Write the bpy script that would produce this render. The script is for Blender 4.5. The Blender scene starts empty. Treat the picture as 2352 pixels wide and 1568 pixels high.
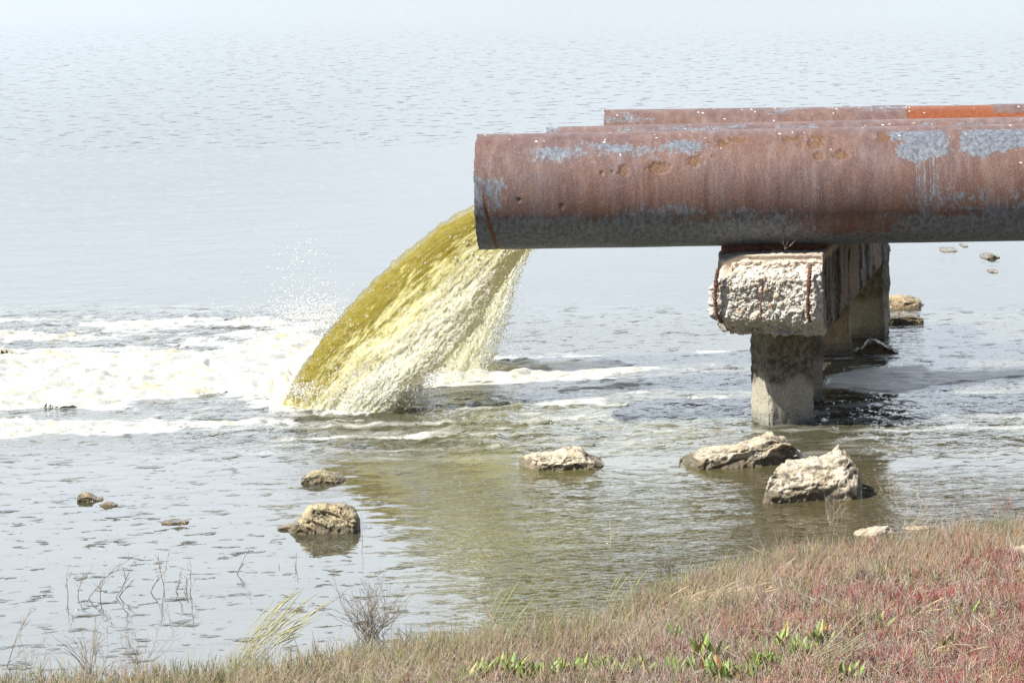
import bpy, math, random
import numpy as np
from mathutils import Vector, Matrix

# ------------------------------------------------------------------ camera, world, sun, exposure
scene = bpy.context.scene
COL = scene.collection
CAM_H = 2.45
F = 6670.0                      # focal length in units of a 2352-wide frame
PITCH = math.radians(8.65)
ROLL = math.radians(1.8)
fwd = np.array([0, math.cos(PITCH), -math.sin(PITCH)])
r0 = np.array([1.0, 0, 0]); u0 = np.array([0, math.sin(PITCH), math.cos(PITCH)])
rgt = r0*math.cos(ROLL) - u0*math.sin(ROLL)
upv = u0*math.cos(ROLL) + r0*math.sin(ROLL)
cam_pos = np.array([0, 0, CAM_H])
cd = bpy.data.cameras.new('camera'); cam = bpy.data.objects.new('camera', cd); COL.objects.link(cam)
cd.sensor_width = 36; cd.lens = F/2352*36; cd.clip_start = 0.1; cd.clip_end = 20000
M = Matrix(((rgt[0], upv[0], -fwd[0], 0), (rgt[1], upv[1], -fwd[1], 0), (rgt[2], upv[2], -fwd[2], CAM_H), (0, 0, 0, 1)))
cam.matrix_world = M
scene.camera = cam
scene.render.resolution_x = 1024; scene.render.resolution_y = 682

SUN_DIR = Vector((-0.56, -0.26, 0.80)).normalized()      # towards the sun
elev = math.asin(SUN_DIR.z)
azim = math.atan2(SUN_DIR.x, SUN_DIR.y)                  # clockwise from +Y
w = bpy.data.worlds.new('World'); scene.world = w; w.use_nodes = True
nt = w.node_tree; nt.nodes.clear()
def N(nt, t, **kw):
    n = nt.nodes.new(t)
    for k, v in kw.items(): setattr(n, k, v)
    return n
out = N(nt, 'ShaderNodeOutputWorld'); bg = N(nt, 'ShaderNodeBackground'); bg.inputs[1].default_value = 0.06
sky = N(nt, 'ShaderNodeTexSky', sky_type='NISHITA', sun_disc=False)
sky.sun_elevation = elev; sky.sun_rotation = azim % (2*math.pi)
sky.air_density = 1.0; sky.dust_density = 0.4; sky.ozone_density = 1.0
# bright veil of thin cloud over the lake side of the sky, clear blue behind the camera
tc = N(nt, 'ShaderNodeTexCoord'); sp = N(nt, 'ShaderNodeSeparateXYZ'); nt.links.new(tc.outputs['Generated'], sp.inputs[0])
mp = N(nt, 'ShaderNodeMapping'); mp.inputs['Scale'].default_value = (1.6, 1.6, 9); nt.links.new(tc.outputs['Generated'], mp.inputs[0])
cn = N(nt, 'ShaderNodeTexNoise'); cn.inputs['Scale'].default_value = 2.6; cn.inputs['Detail'].default_value = 5; nt.links.new(mp.outputs[0], cn.inputs['Vector'])
def MR(src, a, b, c, d):
    n = N(nt, 'ShaderNodeMapRange'); n.interpolation_type = 'SMOOTHSTEP'
    for k, v in zip(('From Min', 'From Max', 'To Min', 'To Max'), (a, b, c, d)): n.inputs[k].default_value = v
    nt.links.new(src, n.inputs['Value']); return n.outputs[0]
yd = MR(sp.outputs['Y'], .35, .85, 0, 1); zd = MR(sp.outputs['Z'], .45, .72, 1, .05); cl = MR(cn.outputs['Fac'], .38, .60, .78, 1)
m1 = N(nt, 'ShaderNodeMath', operation='MULTIPLY'); nt.links.new(yd, m1.inputs[0]); nt.links.new(zd, m1.inputs[1])
m2 = N(nt, 'ShaderNodeMath', operation='MULTIPLY'); nt.links.new(m1.outputs[0], m2.inputs[0]); nt.links.new(cl, m2.inputs[1])
cc_ = N(nt, 'ShaderNodeMixRGB'); nt.links.new(MR(sp.outputs['Z'], .03, .32, 0, 1), cc_.inputs[0]); cc_.inputs[1].default_value = (9.4, 10.4, 11.5, 1); cc_.inputs[2].default_value = (24.5, 26.7, 29.5, 1)
mx = N(nt, 'ShaderNodeMixRGB'); nt.links.new(m2.outputs[0], mx.inputs[0]); nt.links.new(sky.outputs[0], mx.inputs[1]); nt.links.new(cc_.outputs[0], mx.inputs[2])
nt.links.new(mx.outputs[0], bg.inputs[0]); nt.links.new(bg.outputs[0], out.inputs[0])

sl = bpy.data.lights.new('sun', 'SUN'); sl.energy = 4.8; sl.angle = math.radians(0.53); sl.color = (1.0, 0.95, 0.87)
so = bpy.data.objects.new('sun', sl); COL.objects.link(so); so.rotation_euler = SUN_DIR.to_track_quat('Z', 'Y').to_euler(); so.location = (-5, -3, 9)
vs = scene.view_settings; vs.view_transform = 'Standard'; vs.look = 'None'; vs.exposure = 0.85; vs.gamma = 1; vs.use_curve_mapping = False

rng = np.random.default_rng(7); random.seed(7)

# ------------------------------------------------------------------ helpers
def ray(px, py): return fwd + rgt*((px-1176)/F) + upv*((784-py)/F)
def Pz(px, py, z=0.0):
    d = ray(px, py); return cam_pos + d*((z-CAM_H)/d[2])
def PY(px, py, Y):
    d = ray(px, py); return cam_pos + d*(Y/d[1])
def proj(x, y, z):
    X = np.stack([x, y, np.broadcast_to(z, np.shape(x))-CAM_H], -1); dd = X@fwd
    return 1176+F*(X@rgt)/dd, 784-F*(X@upv)/dd

_perm = np.random.default_rng(3).permutation(256); _perm = np.concatenate([_perm]*3)
_g = np.random.default_rng(5).normal(size=(256, 3)); _g /= np.linalg.norm(_g, axis=1)[:, None]
def pn(x, y, z=0.0, seed=0):
    x = np.asarray(x, float)+seed*17.31; y = np.asarray(y, float)+seed*5.77; z = np.asarray(z, float)+seed*3.1
    x, y, z = np.broadcast_arrays(x, y, z)
    xi = np.floor(x).astype(int); yi = np.floor(y).astype(int); zi = np.floor(z).astype(int)
    xf = x-xi; yf = y-yi; zf = z-zi
    u = xf**3*(xf*(xf*6-15)+10); v = yf**3*(yf*(yf*6-15)+10); ww = zf**3*(zf*(zf*6-15)+10)
    def gr(a, b, c):
        h = _perm[_perm[_perm[(xi+a) & 255]+((yi+b) & 255)]+((zi+c) & 255)]
        g = _g[h]; return g[..., 0]*(xf-a)+g[..., 1]*(yf-b)+g[..., 2]*(zf-c)
    def lp(a, b, t): return a+(b-a)*t
    return 1.5*lp(lp(lp(gr(0,0,0), gr(1,0,0), u), lp(gr(0,1,0), gr(1,1,0), u), v),
              lp(lp(gr(0,0,1), gr(1,0,1), u), lp(gr(0,1,1), gr(1,1,1), u), v), ww)
def fbm(x, y, z=0.0, o=4, seed=0, gain=.5):
    s = 0; a = 1.0; f = 1.0
    for k in range(o): s = s+a*pn(np.asarray(x)*f, np.asarray(y)*f, np.asarray(z)*f, seed+k); a *= gain; f *= 2.03
    return s
def ss(a, b, x):
    t = np.clip((x-a)/(b-a), 0, 1); return t*t*(3-2*t)

def mesh(name, V, Q=None, T=None, mat=None, parent=None, col=None, attrs=None, smooth=True):
    me = bpy.data.meshes.new(name); V = np.asarray(V, np.float32)
    Q = np.zeros((0, 4), int) if Q is None or len(Q) == 0 else np.asarray(Q, int)
    T = np.zeros((0, 3), int) if T is None or len(T) == 0 else np.asarray(T, int)
    me.vertices.add(len(V)); me.vertices.foreach_set('co', V.ravel())
    nl = Q.size+T.size; me.loops.add(nl); me.loops.foreach_set('vertex_index', np.concatenate([Q.ravel(), T.ravel()]).astype(np.int32))
    me.polygons.add(len(Q)+len(T))
    st = np.concatenate([np.arange(len(Q))*4, Q.size+np.arange(len(T))*3]).astype(np.int32)
    me.polygons.foreach_set('loop_start', st)
    me.update(calc_edges=True); me.validate()
    if smooth: me.polygons.foreach_set('use_smooth', np.ones(len(me.polygons), bool))
    if col is not None:
        a = me.color_attributes.new('Col', 'FLOAT_COLOR', 'POINT'); c = np.ones((len(V), 4), np.float32); c[:, :3] = col; a.data.foreach_set('color', c.ravel())
    for k, v in (attrs or {}).items():
        a = me.attributes.new(k, 'FLOAT', 'POINT'); a.data.foreach_set('value', np.asarray(v, np.float32).ravel())
    if mat: me.materials.append(mat)
    o = bpy.data.objects.new(name, me); COL.objects.link(o)
    if parent is not None: o.parent = parent; o.matrix_parent_inverse = Matrix.Translation(-parent.location)
    return o
def tag(o, label=None, cat=None, group=None, kind=None):
    if label: o['label'] = label
    if cat: o['category'] = cat
    if group: o['group'] = group
    if kind: o['kind'] = kind
    return o
def empty(name, loc):
    o = bpy.data.objects.new(name, None); COL.objects.link(o); o.location = [float(a) for a in loc]; o.empty_display_size = .1; return o
def gridq(n, m, wrap=False):
    i = np.arange(n-1)[:, None]; j = np.arange(m if wrap else m-1)[None, :]; j2 = (j+1) % m
    return np.stack([i*m+j, i*m+j2, (i+1)*m+j2, (i+1)*m+j], -1).reshape(-1, 4)
class MB:
    def __init__(s): s.V = []; s.Q = []; s.T = []; s.C = []; s.n = 0
    def add(s, V, Q=None, T=None, c=(1, 1, 1)):
        V = np.asarray(V, float)
        if Q is not None and len(Q): s.Q.append(np.asarray(Q)+s.n)
        if T is not None and len(T): s.T.append(np.asarray(T)+s.n)
        s.V.append(V); s.C.append(np.broadcast_to(np.asarray(c, float), (len(V), 3))); s.n += len(V)
    def build(s, name, mat, parent=None, **kw):
        return mesh(name, np.concatenate(s.V), np.concatenate(s.Q) if s.Q else None, np.concatenate(s.T) if s.T else None, mat, parent, col=np.concatenate(s.C), **kw)
def tube(mb, P, R, sides=5, c=(1, 1, 1)):
    P = np.asarray(P, float); n = len(P); R = np.broadcast_to(R, (n,))
    T = np.gradient(P, axis=0); T /= np.linalg.norm(T, axis=1)[:, None]+1e-9
    ref = np.array([0, 1.0, 0.13]) if abs(T[0] @ np.array([0, 1.0, .13])) < .9 else np.array([1.0, 0, .1])
    A = np.cross(T, ref); A /= np.linalg.norm(A, axis=1)[:, None]+1e-9; B = np.cross(T, A)
    a = np.linspace(0, 2*np.pi, sides, endpoint=False)
    V = (P[:, None]+R[:, None, None]*(A[:, None]*np.cos(a)[None, :, None]+B[:, None]*np.sin(a)[None, :, None])).reshape(-1, 3)
    mb.add(V, gridq(n, sides, True), None, c)
    # end caps
    if sides > 3:
        k = mb.n-n*sides
        mb.V.append(np.array([P[0], P[-1]])); mb.C.append(np.broadcast_to(np.asarray(c, float), (2, 3)) if np.ndim(c) == 1 else np.asarray(c)[:2]); i0 = mb.n; mb.n += 2
        j = np.arange(sides); mb.T.append(np.stack([k+(j+1) % sides, k+j, np.full(sides, i0)], -1)); b = k+(n-1)*sides
        mb.T.append(np.stack([b+j, b+(j+1) % sides, np.full(sides, i0+1)], -1))
def ico():
    t = (1+5**.5)/2
    V = np.array([(-1,t,0),(1,t,0),(-1,-t,0),(1,-t,0),(0,-1,t),(0,1,t),(0,-1,-t),(0,1,-t),(t,0,-1),(t,0,1),(-t,0,-1),(-t,0,1)], float); V /= np.linalg.norm(V[0])
    Fc = np.array([(0,11,5),(0,5,1),(0,1,7),(0,7,10),(0,10,11),(1,5,9),(5,11,4),(11,10,2),(10,7,6),(7,1,8),(3,9,4),(3,4,2),(3,2,6),(3,6,8),(3,8,9),(4,9,5),(2,4,11),(6,2,10),(8,6,7),(9,8,1)])
    return V, Fc
ICO = ico()
OCT = (np.array([(1,0,0),(-1,0,0),(0,1,0),(0,-1,0),(0,0,1),(0,0,-1)], float), np.array([(0,2,4),(2,1,4),(1,3,4),(3,0,4),(2,0,5),(1,2,5),(3,1,5),(0,3,5)]))
def ico2():
    V, Fc = ICO; V = [tuple(v) for v in V]; d = {}; out = []
    def mid(a, b):
        k = (min(a, b), max(a, b))
        if k not in d:
            m = (np.array(V[a])+np.array(V[b])); m /= np.linalg.norm(m); d[k] = len(V); V.append(tuple(m))
        return d[k]
    for a, b, c in Fc:
        x, y, z = mid(a, b), mid(b, c), mid(c, a); out += [(a, x, z), (b, y, x), (c, z, y), (x, y, z)]
    return np.array(V), np.array(out)
ICO2 = ico2()
def blobs(P, S, dirs=None, colr=None, base=ICO, jit=0.0, rr=rng):
    """many small ellipsoids: P centres, S radii (n,3) in a frame whose first axis is dirs"""
    BV, BF = base; n = len(P); S = np.broadcast_to(S, (n, 3))
    if dirs is None:
        dirs = rr.normal(size=(n, 3))
    dirs = dirs/(np.linalg.norm(dirs, axis=1)[:, None]+1e-9)
    b = np.cross(dirs, rr.normal(size=(n, 3))); b /= np.linalg.norm(b, axis=1)[:, None]+1e-9; c = np.cross(dirs, b)
    L = BV[None]*S[:, None, :]
    if jit: L = L*(1+jit*rr.normal(size=(n, len(BV), 1)))
    V = P[:, None]+L[..., 0:1]*dirs[:, None]+L[..., 1:2]*b[:, None]+L[..., 2:3]*c[:, None]
    Fc = (BF[None]+(np.arange(n)*len(BV))[:, None, None]).reshape(-1, 3)
    cc = None if colr is None else np.repeat(colr, len(BV), 0)
    return V.reshape(-1, 3), Fc, cc

# ------------------------------------------------------------------ material helpers
def newmat(name):
    m = bpy.data.materials.new(name); m.use_nodes = True; t = m.node_tree; p = t.nodes['Principled BSDF']; return m, t, p
def attr(t, name): return N(t, 'ShaderNodeAttribute', attribute_name=name)
def noise(t, scale, detail=4, rough=.55, vec=None, dist=0):
    n = N(t, 'ShaderNodeTexNoise'); n.inputs['Scale'].default_value = scale; n.inputs['Detail'].default_value = detail; n.inputs['Roughness'].default_value = rough; n.inputs['Distortion'].default_value = dist
    if vec is None: vec = mapv(t)
    t.links.new(vec, n.inputs['Vector'])
    return n
def mapv(t, scale=(1, 1, 1), rot=(0, 0, 0)):
    c = N(t, 'ShaderNodeTexCoord'); m = N(t, 'ShaderNodeMapping'); m.inputs['Scale'].default_value = scale; m.inputs['Rotation'].default_value = rot
    t.links.new(c.outputs['Object'], m.inputs[0]); return m.outputs[0]
def mrange(t, src, a, b, c=0.0, d=1.0):
    n = N(t, 'ShaderNodeMapRange'); n.inputs['From Min'].default_value = a; n.inputs['From Max'].default_value = b; n.inputs['To Min'].default_value = c; n.inputs['To Max'].default_value = d
    t.links.new(src, n.inputs['Value']); return n.outputs[0]
def mixc(t, f, a, b, bt='MIX'):
    n = N(t, 'ShaderNodeMixRGB', blend_type=bt)
    for s, i in ((f, 0), (a, 1), (b, 2)):
        if isinstance(s, (int, float)): n.inputs[i].default_value = s
        elif isinstance(s, tuple): n.inputs[i].default_value = (*s, 1)
        else: t.links.new(s, n.inputs[i])
    return n.outputs[0]
def mth(t, op, a, b=None):
    n = N(t, 'ShaderNodeMath', operation=op)
    for s, i in ((a, 0), (b, 1)):
        if s is None: continue
        if isinstance(s, (int, float)): n.inputs[i].default_value = s
        else: t.links.new(s, n.inputs[i])
    return n.outputs[0]
def bump(t, h, dist, strength=1.0, prev=None):
    b = N(t, 'ShaderNodeBump'); b.inputs['Distance'].default_value = dist
    if isinstance(strength, (int, float)): b.inputs['Strength'].default_value = strength
    else: t.links.new(strength, b.inputs['Strength'])
    t.links.new(h, b.inputs['Height'])
    if prev is not None: t.links.new(prev, b.inputs['Normal'])
    return b.outputs[0]

# ------------------------------------------------------------------ WATER
def zones(px, py):
    """how lively the surface is, read off the photograph"""
    churn = ss(880, 935, py)*(1-ss(1010, 1075, py))*ss(180, 520, px)
    churn = churn*(0.55+.45*ss(500, 800, px))
    churn = np.maximum(churn, .75*ss(690, 740, py)*(1-ss(800, 840, py))*(1-ss(700, 900, px)))
    churn = churn*(1-.45*ss(1150, 1400, px)); churn = np.maximum(churn, .32*ss(800, 880, py)*(1-ss(1010, 1070, py))*ss(1200, 1500, px))
    return churn
def flow_noise(x, y, seed, fx, fy): return pn(x*fx+.4*pn(x*2, y*2, 0, seed+9), y*fy, 0, seed)
def wave(x, y):
    px, py = proj(x, y, np.zeros_like(x)); ch = zones(px, py)
    fade = 1-ss(17, 26, y)
    wx = x+.10*pn(x*3, y*3, 0, 31); wy = y+.10*pn(x*3, y*3, 5, 32)
    r1 = (1-np.abs(pn(wx*4.0, wy*5.5, 0, 11)))**3 - .45
    r2 = (1-np.abs(pn(wx*8.5, wy*12, 0, 12)))**2.5 - .5
    r3 = pn(wx*17, wy*24, 0, 13)
    h = ch*(.021*r1+.013*r2+.0045*r3)
    # gentler ripples, sparse steep crests
    sp_ = pn(x*4.2, y*6, 0, 21); lo = np.clip(sp_-.42, 0, 1)
    calm = .0012*pn(x*5, y*8, 0, 22)+.0007*pn(x*13, y*19, 0, 23)
    lively = ss(1060, 1130, py)*ss(850, 1250, px)      # ripples towards the shore on the right
    calm = calm+lively*(.0010*pn(x*9, y*13, 0, 24)+.0024*pn(x*4.5, y*8, 0, 25))
    h = h+calm+.014*lo*ss(880, 980, py)*(1-ss(1180, 1300, py))*(1-ss(700, 1000, px))
    return h*fade
nx = 470
xs = np.linspace(-3.15, 3.35, nx)
ext = np.cumsum(.03*1.16**np.arange(70)); ext = ext[ext < 6000]
xs = np.concatenate([(-3.15-ext)[::-1], xs, 3.35+ext])
ys = [8.2]
while ys[-1] < 75: ys.append(ys[-1]+max(.0085, ys[-1]**2/16341*2.0))
e2 = np.cumsum(1.2*1.12**np.arange(75)); ys = np.array(ys); ys = np.concatenate([ys, ys[-1]+e2[e2 < 9000]])
X, Y = np.meshgrid(xs, ys); Z = wave(X, Y)
ppx, ppy = proj(X.ravel(), Y.ravel(), np.zeros(X.size))
chz = zones(ppx, ppy)
# foam placement -------------------------------------------------
def interp(v, pts): a = np.array(pts, float); return np.interp(v, a[:, 0], a[:, 1])
def foam_mask(x, y):
    px, py = proj(x, y, np.zeros_like(x))
    n1 = fbm(x*1.6+3, y*2.6, 0, 5, 41, .6); n2 = fbm(x*7, y*10, 0, 3, 46)
    def band(top, bot, l, r, sl, sr, soft):
        t = interp(px, top); b = interp(px, bot)
        m = np.minimum((py-t)/soft, (b-py)/soft)
        return np.minimum(m, np.minimum((px-l)/sl, (r-px)/sr))
    a = -.25+band([(0, 797), (200, 800), (450, 796), (560, 780), (720, 770), (900, 790), (960, 830)],
             [(0, 948), (230, 940), (300, 925), (420, 916), (640, 917), (850, 918), (960, 905)], -3000, 985, 50, 60, 22)
    n3 = fbm(x*19, y*26, 0, 2, 49); n2 = n2+.45*n3; holes = np.clip(fbm(x*2.3+9, y*4.2, 0, 4, 71)-.25, 0, 1)*3.8
    m = np.minimum(a, 1.3)+.75*n1+.30*n2-holes*(1-ss(450, 650, px))*1.0
    b = band([(880, 850), (1000, 835), (1180, 826), (1320, 822), (1500, 824)], [(880, 880), (1000, 884), (1180, 886), (1270, 876), (1400, 848), (1500, 836)], 870, 1450, 60, 130, 16)
    m = np.maximum(m, np.minimum(b, 1.2)+.75*n1+.45*n2-.1)
    c = band([(0, 966), (300, 966), (600, 960)], [(0, 1003), (250, 996), (600, 972)], -3000, 620, 50, 260, 13)
    m = np.maximum(m, np.minimum(c, .9)+.55*n1+.35*n2-.15)
    s1 = band([(0, 735), (700, 725)], [(0, 792), (700, 775)], -3000, 780, 50, 120, 22)
    m = np.maximum(m, np.minimum(s1, .6)+.9*n1+.4*n2-.75)
    d = band([(1900, 868), (1960, 853), (2120, 836), (2140, 850), (2230, 851), (2352, 846), (2500, 838)],
             [(1900, 884), (2000, 900), (2060, 901), (2150, 889), (2230, 880), (2352, 868), (2500, 860)], 1898, 4000, 15, 50, 12)
    m = np.maximum(m, np.minimum(d, 1.1)+.25*n1+.2*n2+.1)
    e = band([(1640, 800), (1990, 800), (2100, 812)], [(1640, 862), (1800, 850), (1990, 850), (2100, 822)], 1560, 2110, 120, 20, 14)
    m = np.maximum(m, np.minimum(e, .6)+.9*n1+.5*n2-1.05)
    st = band([(1280, 870), (1700, 870)], [(1280, 900), (1700, 890)], 1250, 1740, 80, 50, 12)
    m = np.maximum(m, np.minimum(st, .6)+.9*n1+.5*n2-.55)
    f2 = band([(900, 925), (1600, 905)], [(900, 962), (1600, 935)], 560, 1700, 100, 150, 16)
    m = np.maximum(m, np.minimum(f2, .6)+.9*n1+.55*n2-1.15)
    g = 1.5-1.5*np.sqrt(((px-795)/205)**2+((py-910)/30)**2); m = np.maximum(m, np.minimum(g, 1.0)+.45*n1+.35*n2)
    return m
near = (Y.ravel() < 22) & (np.abs(X.ravel()) < 5)
fm = np.full(X.size, -2.0); fm[near] = foam_mask(X.ravel()[near], Y.ravel()[near])
streak = pn(X.ravel()*1.2, Y.ravel()*9, 0, 61)*.6+pn(X.ravel()*5, Y.ravel()*22, 0, 62)*.45
veilz = np.maximum.reduce([ss(-1.0, .2, fm)*.75, .75*chz, .5*ss(880, 920, ppy)*(1-ss(1000, 1060, ppy))*ss(900, 1100, ppx)])
veil = np.clip(veilz*ss(-.15, .55, streak+.9*(fm > -.3)), 0, 1)
yellow = ss(850, 1150, ppx)*(1-ss(1500, 1800, ppx))*ss(880, 940, ppy)*(1-ss(1300, 1450, ppy))
yellow = np.maximum(yellow, .9*ss(1000, 1150, ppx)*(1-ss(1300, 1450, ppx))*ss(1200, 1300, ppy))
shallow = ss(900, 1900, ppx+.6*(ppy-1100))*ss(960, 1100, ppy)
lively = ss(1060, 1130, ppy)*ss(850, 1250, ppx)
rip = np.clip(.03+.6*chz+.08*lively+.35*ss(690, 760, ppy)*(1-ss(1000, 1060, ppy)), 0, 1)
under = ss(1880, 1960, ppx)*ss(880, 910, ppy)*(1-ss(960, 1010, ppy))
rip = np.maximum(rip, 0.35*under)
# far field: a lively band of small wavelets beyond a slick
tt = ppy-(360-.035*(ppx-600))+25*pn(X.ravel()*.35, Y.ravel()*.12, 0, 66)
far = (1-ss(-40, 10, tt))*ss(20, 200, ppy+40)*(.6+.4*ss(60, 200, ppy))
dash = (.35+.65*ss(-.1, .5, pn(X.ravel()*.9, Y.ravel()*.9, 0, 67)))*ss(1040, 1090, ppy)+.8*ss(680, 740, ppy)*(1-ss(1040, 1090, ppy))+.12*(ppy < 680)
dash = np.clip(dash, 0, 1)
wm, t, p = newmat('water')
fa = attr(t, 'rip').outputs['Fac']; fv = attr(t, 'veil').outputs['Fac']; fy = attr(t, 'yellow').outputs['Fac']; fs = attr(t, 'shallow').outputs['Fac']; ff = attr(t, 'far').outputs['Fac']
base = mixc(t, fs, (.060, .058, .036), (.075, .064, .032))
base = mixc(t, mth(t, 'MULTIPLY', fy, .26), base, (.19, .18, .04))
pv = mapv(t, (1, 1.2, 1)); pnz = noise(t, 1.1, 4, .55, pv)
base = mixc(t, mrange(t, pnz.outputs['Fac'], .4, .62), base, mixc(t, .35, base, (.03, .03, .02)))
fine = noise(t, 60, 3, .6, mapv(t, (.8, 2.2, 1)))
vm = mth(t, 'MULTIPLY', fv, mrange(t, fine.outputs['Fac'], .3, .6, .45, 1.0))
base = mixc(t, vm, base, (.78, .79, .74))
t.links.new(base, p.inputs['Base Color']); p.inputs['IOR'].default_value = 1.36
t.links.new(mrange(t, vm, 0, 1, .04, .5), p.inputs['Roughness'])
v1 = mapv(t, (1.0, 1.5, 1)); n1 = noise(t, 9, 3, .55, v1); n2 = noise(t, 30, 2, .5, v1)
bb = bump(t, n1.outputs['Fac'], .030, fa); bb = bump(t, n2.outputs['Fac'], .007, fa, bb)
v3 = mapv(t, (1.0, 1.0, 1), (0, 0, .1)); n3 = noise(t, 4.6, 3, .55, v3); d3 = mrange(t, n3.outputs['Fac'], .60, .78)
bb = bump(t, d3, .11, ff, bb)
n5 = noise(t, 5.5, 3, .6, mapv(t, (1.0, 1.5, 1), (0, 0, -.06), )); d5 = mrange(t, n5.outputs['Fac'],   .61, .76); bb = bump(t, d5, .05, attr(t, 'dash').outputs['Fac'], bb)
n6 = noise(t, 10, 3, .6, mapv(t, (1.0, 1.6, 1))); d6 = mrange(t, n6.outputs['Fac'], .62, .78); bb = bump(t, d6, .022, attr(t, 'dash').outputs['Fac'], bb)
n4 = noise(t, 1.6, 3, .6, mapv(t, (.5, 1.6, 1))); n7 = noise(t, 8.5, 3, .6, mapv(t, (1.0, 2.1, 1), (0, 0, .08))); d7 = mrange(t, n7.outputs['Fac'], .54, .70); bb = bump(t, d7, .013, attr(t, 'lively').outputs['Fac'], bb)
n8 = noise(t, 22, 2, .6, mapv(t, (1.0, 2.1, 1))); d8 = mrange(t, n8.outputs['Fac'], .50, .70); bb = bump(t, d8, .0012, attr(t, 'lively').outputs['Fac'], bb)
bb = bump(t, n4.outputs['Fac'], .02, .12, bb)
t.links.new(bb, p.inputs['Normal'])
wo = mesh('water', np.stack([X, Y, Z], -1).reshape(-1, 3), gridq(len(ys), len(xs)), None, wm, attrs=dict(rip=rip, veil=veil, yellow=yellow, shallow=shallow, far=far, dash=dash*(1-lively), lively=np.clip(lively+.35*chz, 0, 1)))
tag(wo, kind='structure')

# ------------------------------------------------------------------ BANK
shore_px = [(-900, 1610), (-300, 1585), (0, 1562), (300, 1545), (600, 1512), (900, 1478), (1200, 1440), (1400, 1398), (1600, 1322), (1800, 1268), (2000, 1240), (2200, 1205), (2352, 1190), (2700, 1150), (3600, 1000)]
SH = np.array([Pz(a, b+48) for a, b in shore_px])
def shoreY(x): 
    y = np.interp(x, SH[:, 0], SH[:, 1]); y = np.where(x > SH[-1, 0], SH[-1, 1]+(x-SH[-1, 0])*.9, y); return np.where(x < SH[0, 0], SH[0, 1], y)+.07*pn(x*2.2, 0, 0, 81)+.03*pn(x*8, 0, 0, 82)
def bankz(x, y):
    d = shoreY(x)-y
    return np.where(d > 0, .055*d, .30*d)+.012*fbm(x*2.5, y*2.5, 0, 3, 83)*np.clip(d+.3, 0, 1)
bx = np.concatenate([-np.geomspace(3, 60, 30)[::-1], np.linspace(-2.95, 3.35, 260), np.geomspace(3.5, 60, 30)])
by = np.concatenate([np.linspace(-12, 8.2, 60), np.linspace(8.25, 13.2, 230), np.linspace(13.5, 70, 40)])
BX, BY = np.meshgrid(bx, by); BZ = np.maximum(bankz(BX, BY), -.6)+.42*np.maximum(0, -1.0-BY)+.006*fbm(BX*14, BY*14, 0, 3, 84)*(BY > 8)*(BY < 13)  # unseen rise behind the camera, added to cut low sky light on the pipes
m, t, p = newmat('bank_soil')
n1 = noise(t, 3, 6, .65); n2 = noise(t, 45, 5, .7)
c = mixc(t, mrange(t, n1.outputs['Fac'], .4, .6), (.17, .125, .085), (.22, .13, .10))
c = mixc(t, mrange(t, n2.outputs['Fac'], .45, .62), c, (.36, .29, .21)); t.links.new(c, p.inputs['Base Color']); p.inputs['Roughness'].default_value = .95
t.links.new(bump(t, n2.outputs['Fac'], .02), p.inputs['Normal'])
tag(mesh('ground', np.stack([BX, BY, BZ], -1).reshape(-1, 3), gridq(len(by), len(bx)), None, m), kind='structure')

# ------------------------------------------------------------------ FOAM
m, t, p = newmat('foam'); fmat = m
h = attr(t, 'age').outputs['Fac']; n1 = noise(t, 90, 4, .65); n2 = noise(t, 14, 5, .6, mapv(t, (.6, 1.3, 1)))
c = mixc(t, mrange(t, n2.outputs['Fac'], .48, .74), (.45, .45, .44), (.38, .37, .26)); c = mixc(t, mth(t, 'MULTIPLY', h, .7), c, (.62, .57, .30)); t.links.new(c, p.inputs['Base Color'])
p.inputs['Roughness'].default_value = .45; p.inputs['Subsurface Weight'].default_value = 0.0
t.links.new(bump(t, n1.outputs['Fac'], .006, .8, bump(t, n2.outputs['Fac'], .02, .6)), p.inputs['Normal'])
def foam(name, label, x0, x1, y0, y1, st, hgt):
    gx = np.arange(x0, x1, st); gy = np.arange(y0, y1, st*1.1); A, B = np.meshgrid(gx, gy); a = A.ravel(); b = B.ravel()
    mk = foam_mask(a, b); px, py = proj(a, b, np.zeros_like(a))
    land = np.exp(-(((px-790)/160)**2+((py-903)/26)**2))*(1-ss(920, 980, px))
    bl = .5+.5*pn(a*30, b*30, 0, 93); hgt = hgt*(1-.75*ss(1180, 1330, px))
    z = wave(a, b)-.006+ss(0, .5, mk)*.011+ss(0, .9, mk)*(hgt*(.35+.75*np.clip(fbm(a*6, b*8, 0, 3, 91), -.6, 1)+.10*bl))+land*ss(0, .6, mk)*(.045+.15*np.clip(fbm(a*8, b*8, 0, 3, 92)+.4, 0, 1))
    V = np.stack([a, b, z], -1); Q = gridq(len(gy), len(gx)); keep = (mk[Q] > -.12).all(1); Q = Q[keep]
    u, inv = np.unique(Q, return_inverse=True)
    age = np.clip(fbm(a*2.4, b*5, 0, 4, 95)*1.4-.15, 0, 1)*(1-ss(.8, 1.8, mk))
    o = mesh(name, V[u], inv.reshape(-1, 4), None, fmat, attrs=dict(age=age[u]))
    return tag(o, label, 'foam', kind='stuff')
foam('foam', 'thick white and yellowish foam spreading left from the splashing water', -3.2, .95, 13.0, 17.2, .0125, .042)
foam('foam', 'flat grey foam raft drifting behind the concrete columns', 1.0, 3.6, 13.4, 16.2, .0125, .014)

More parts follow.
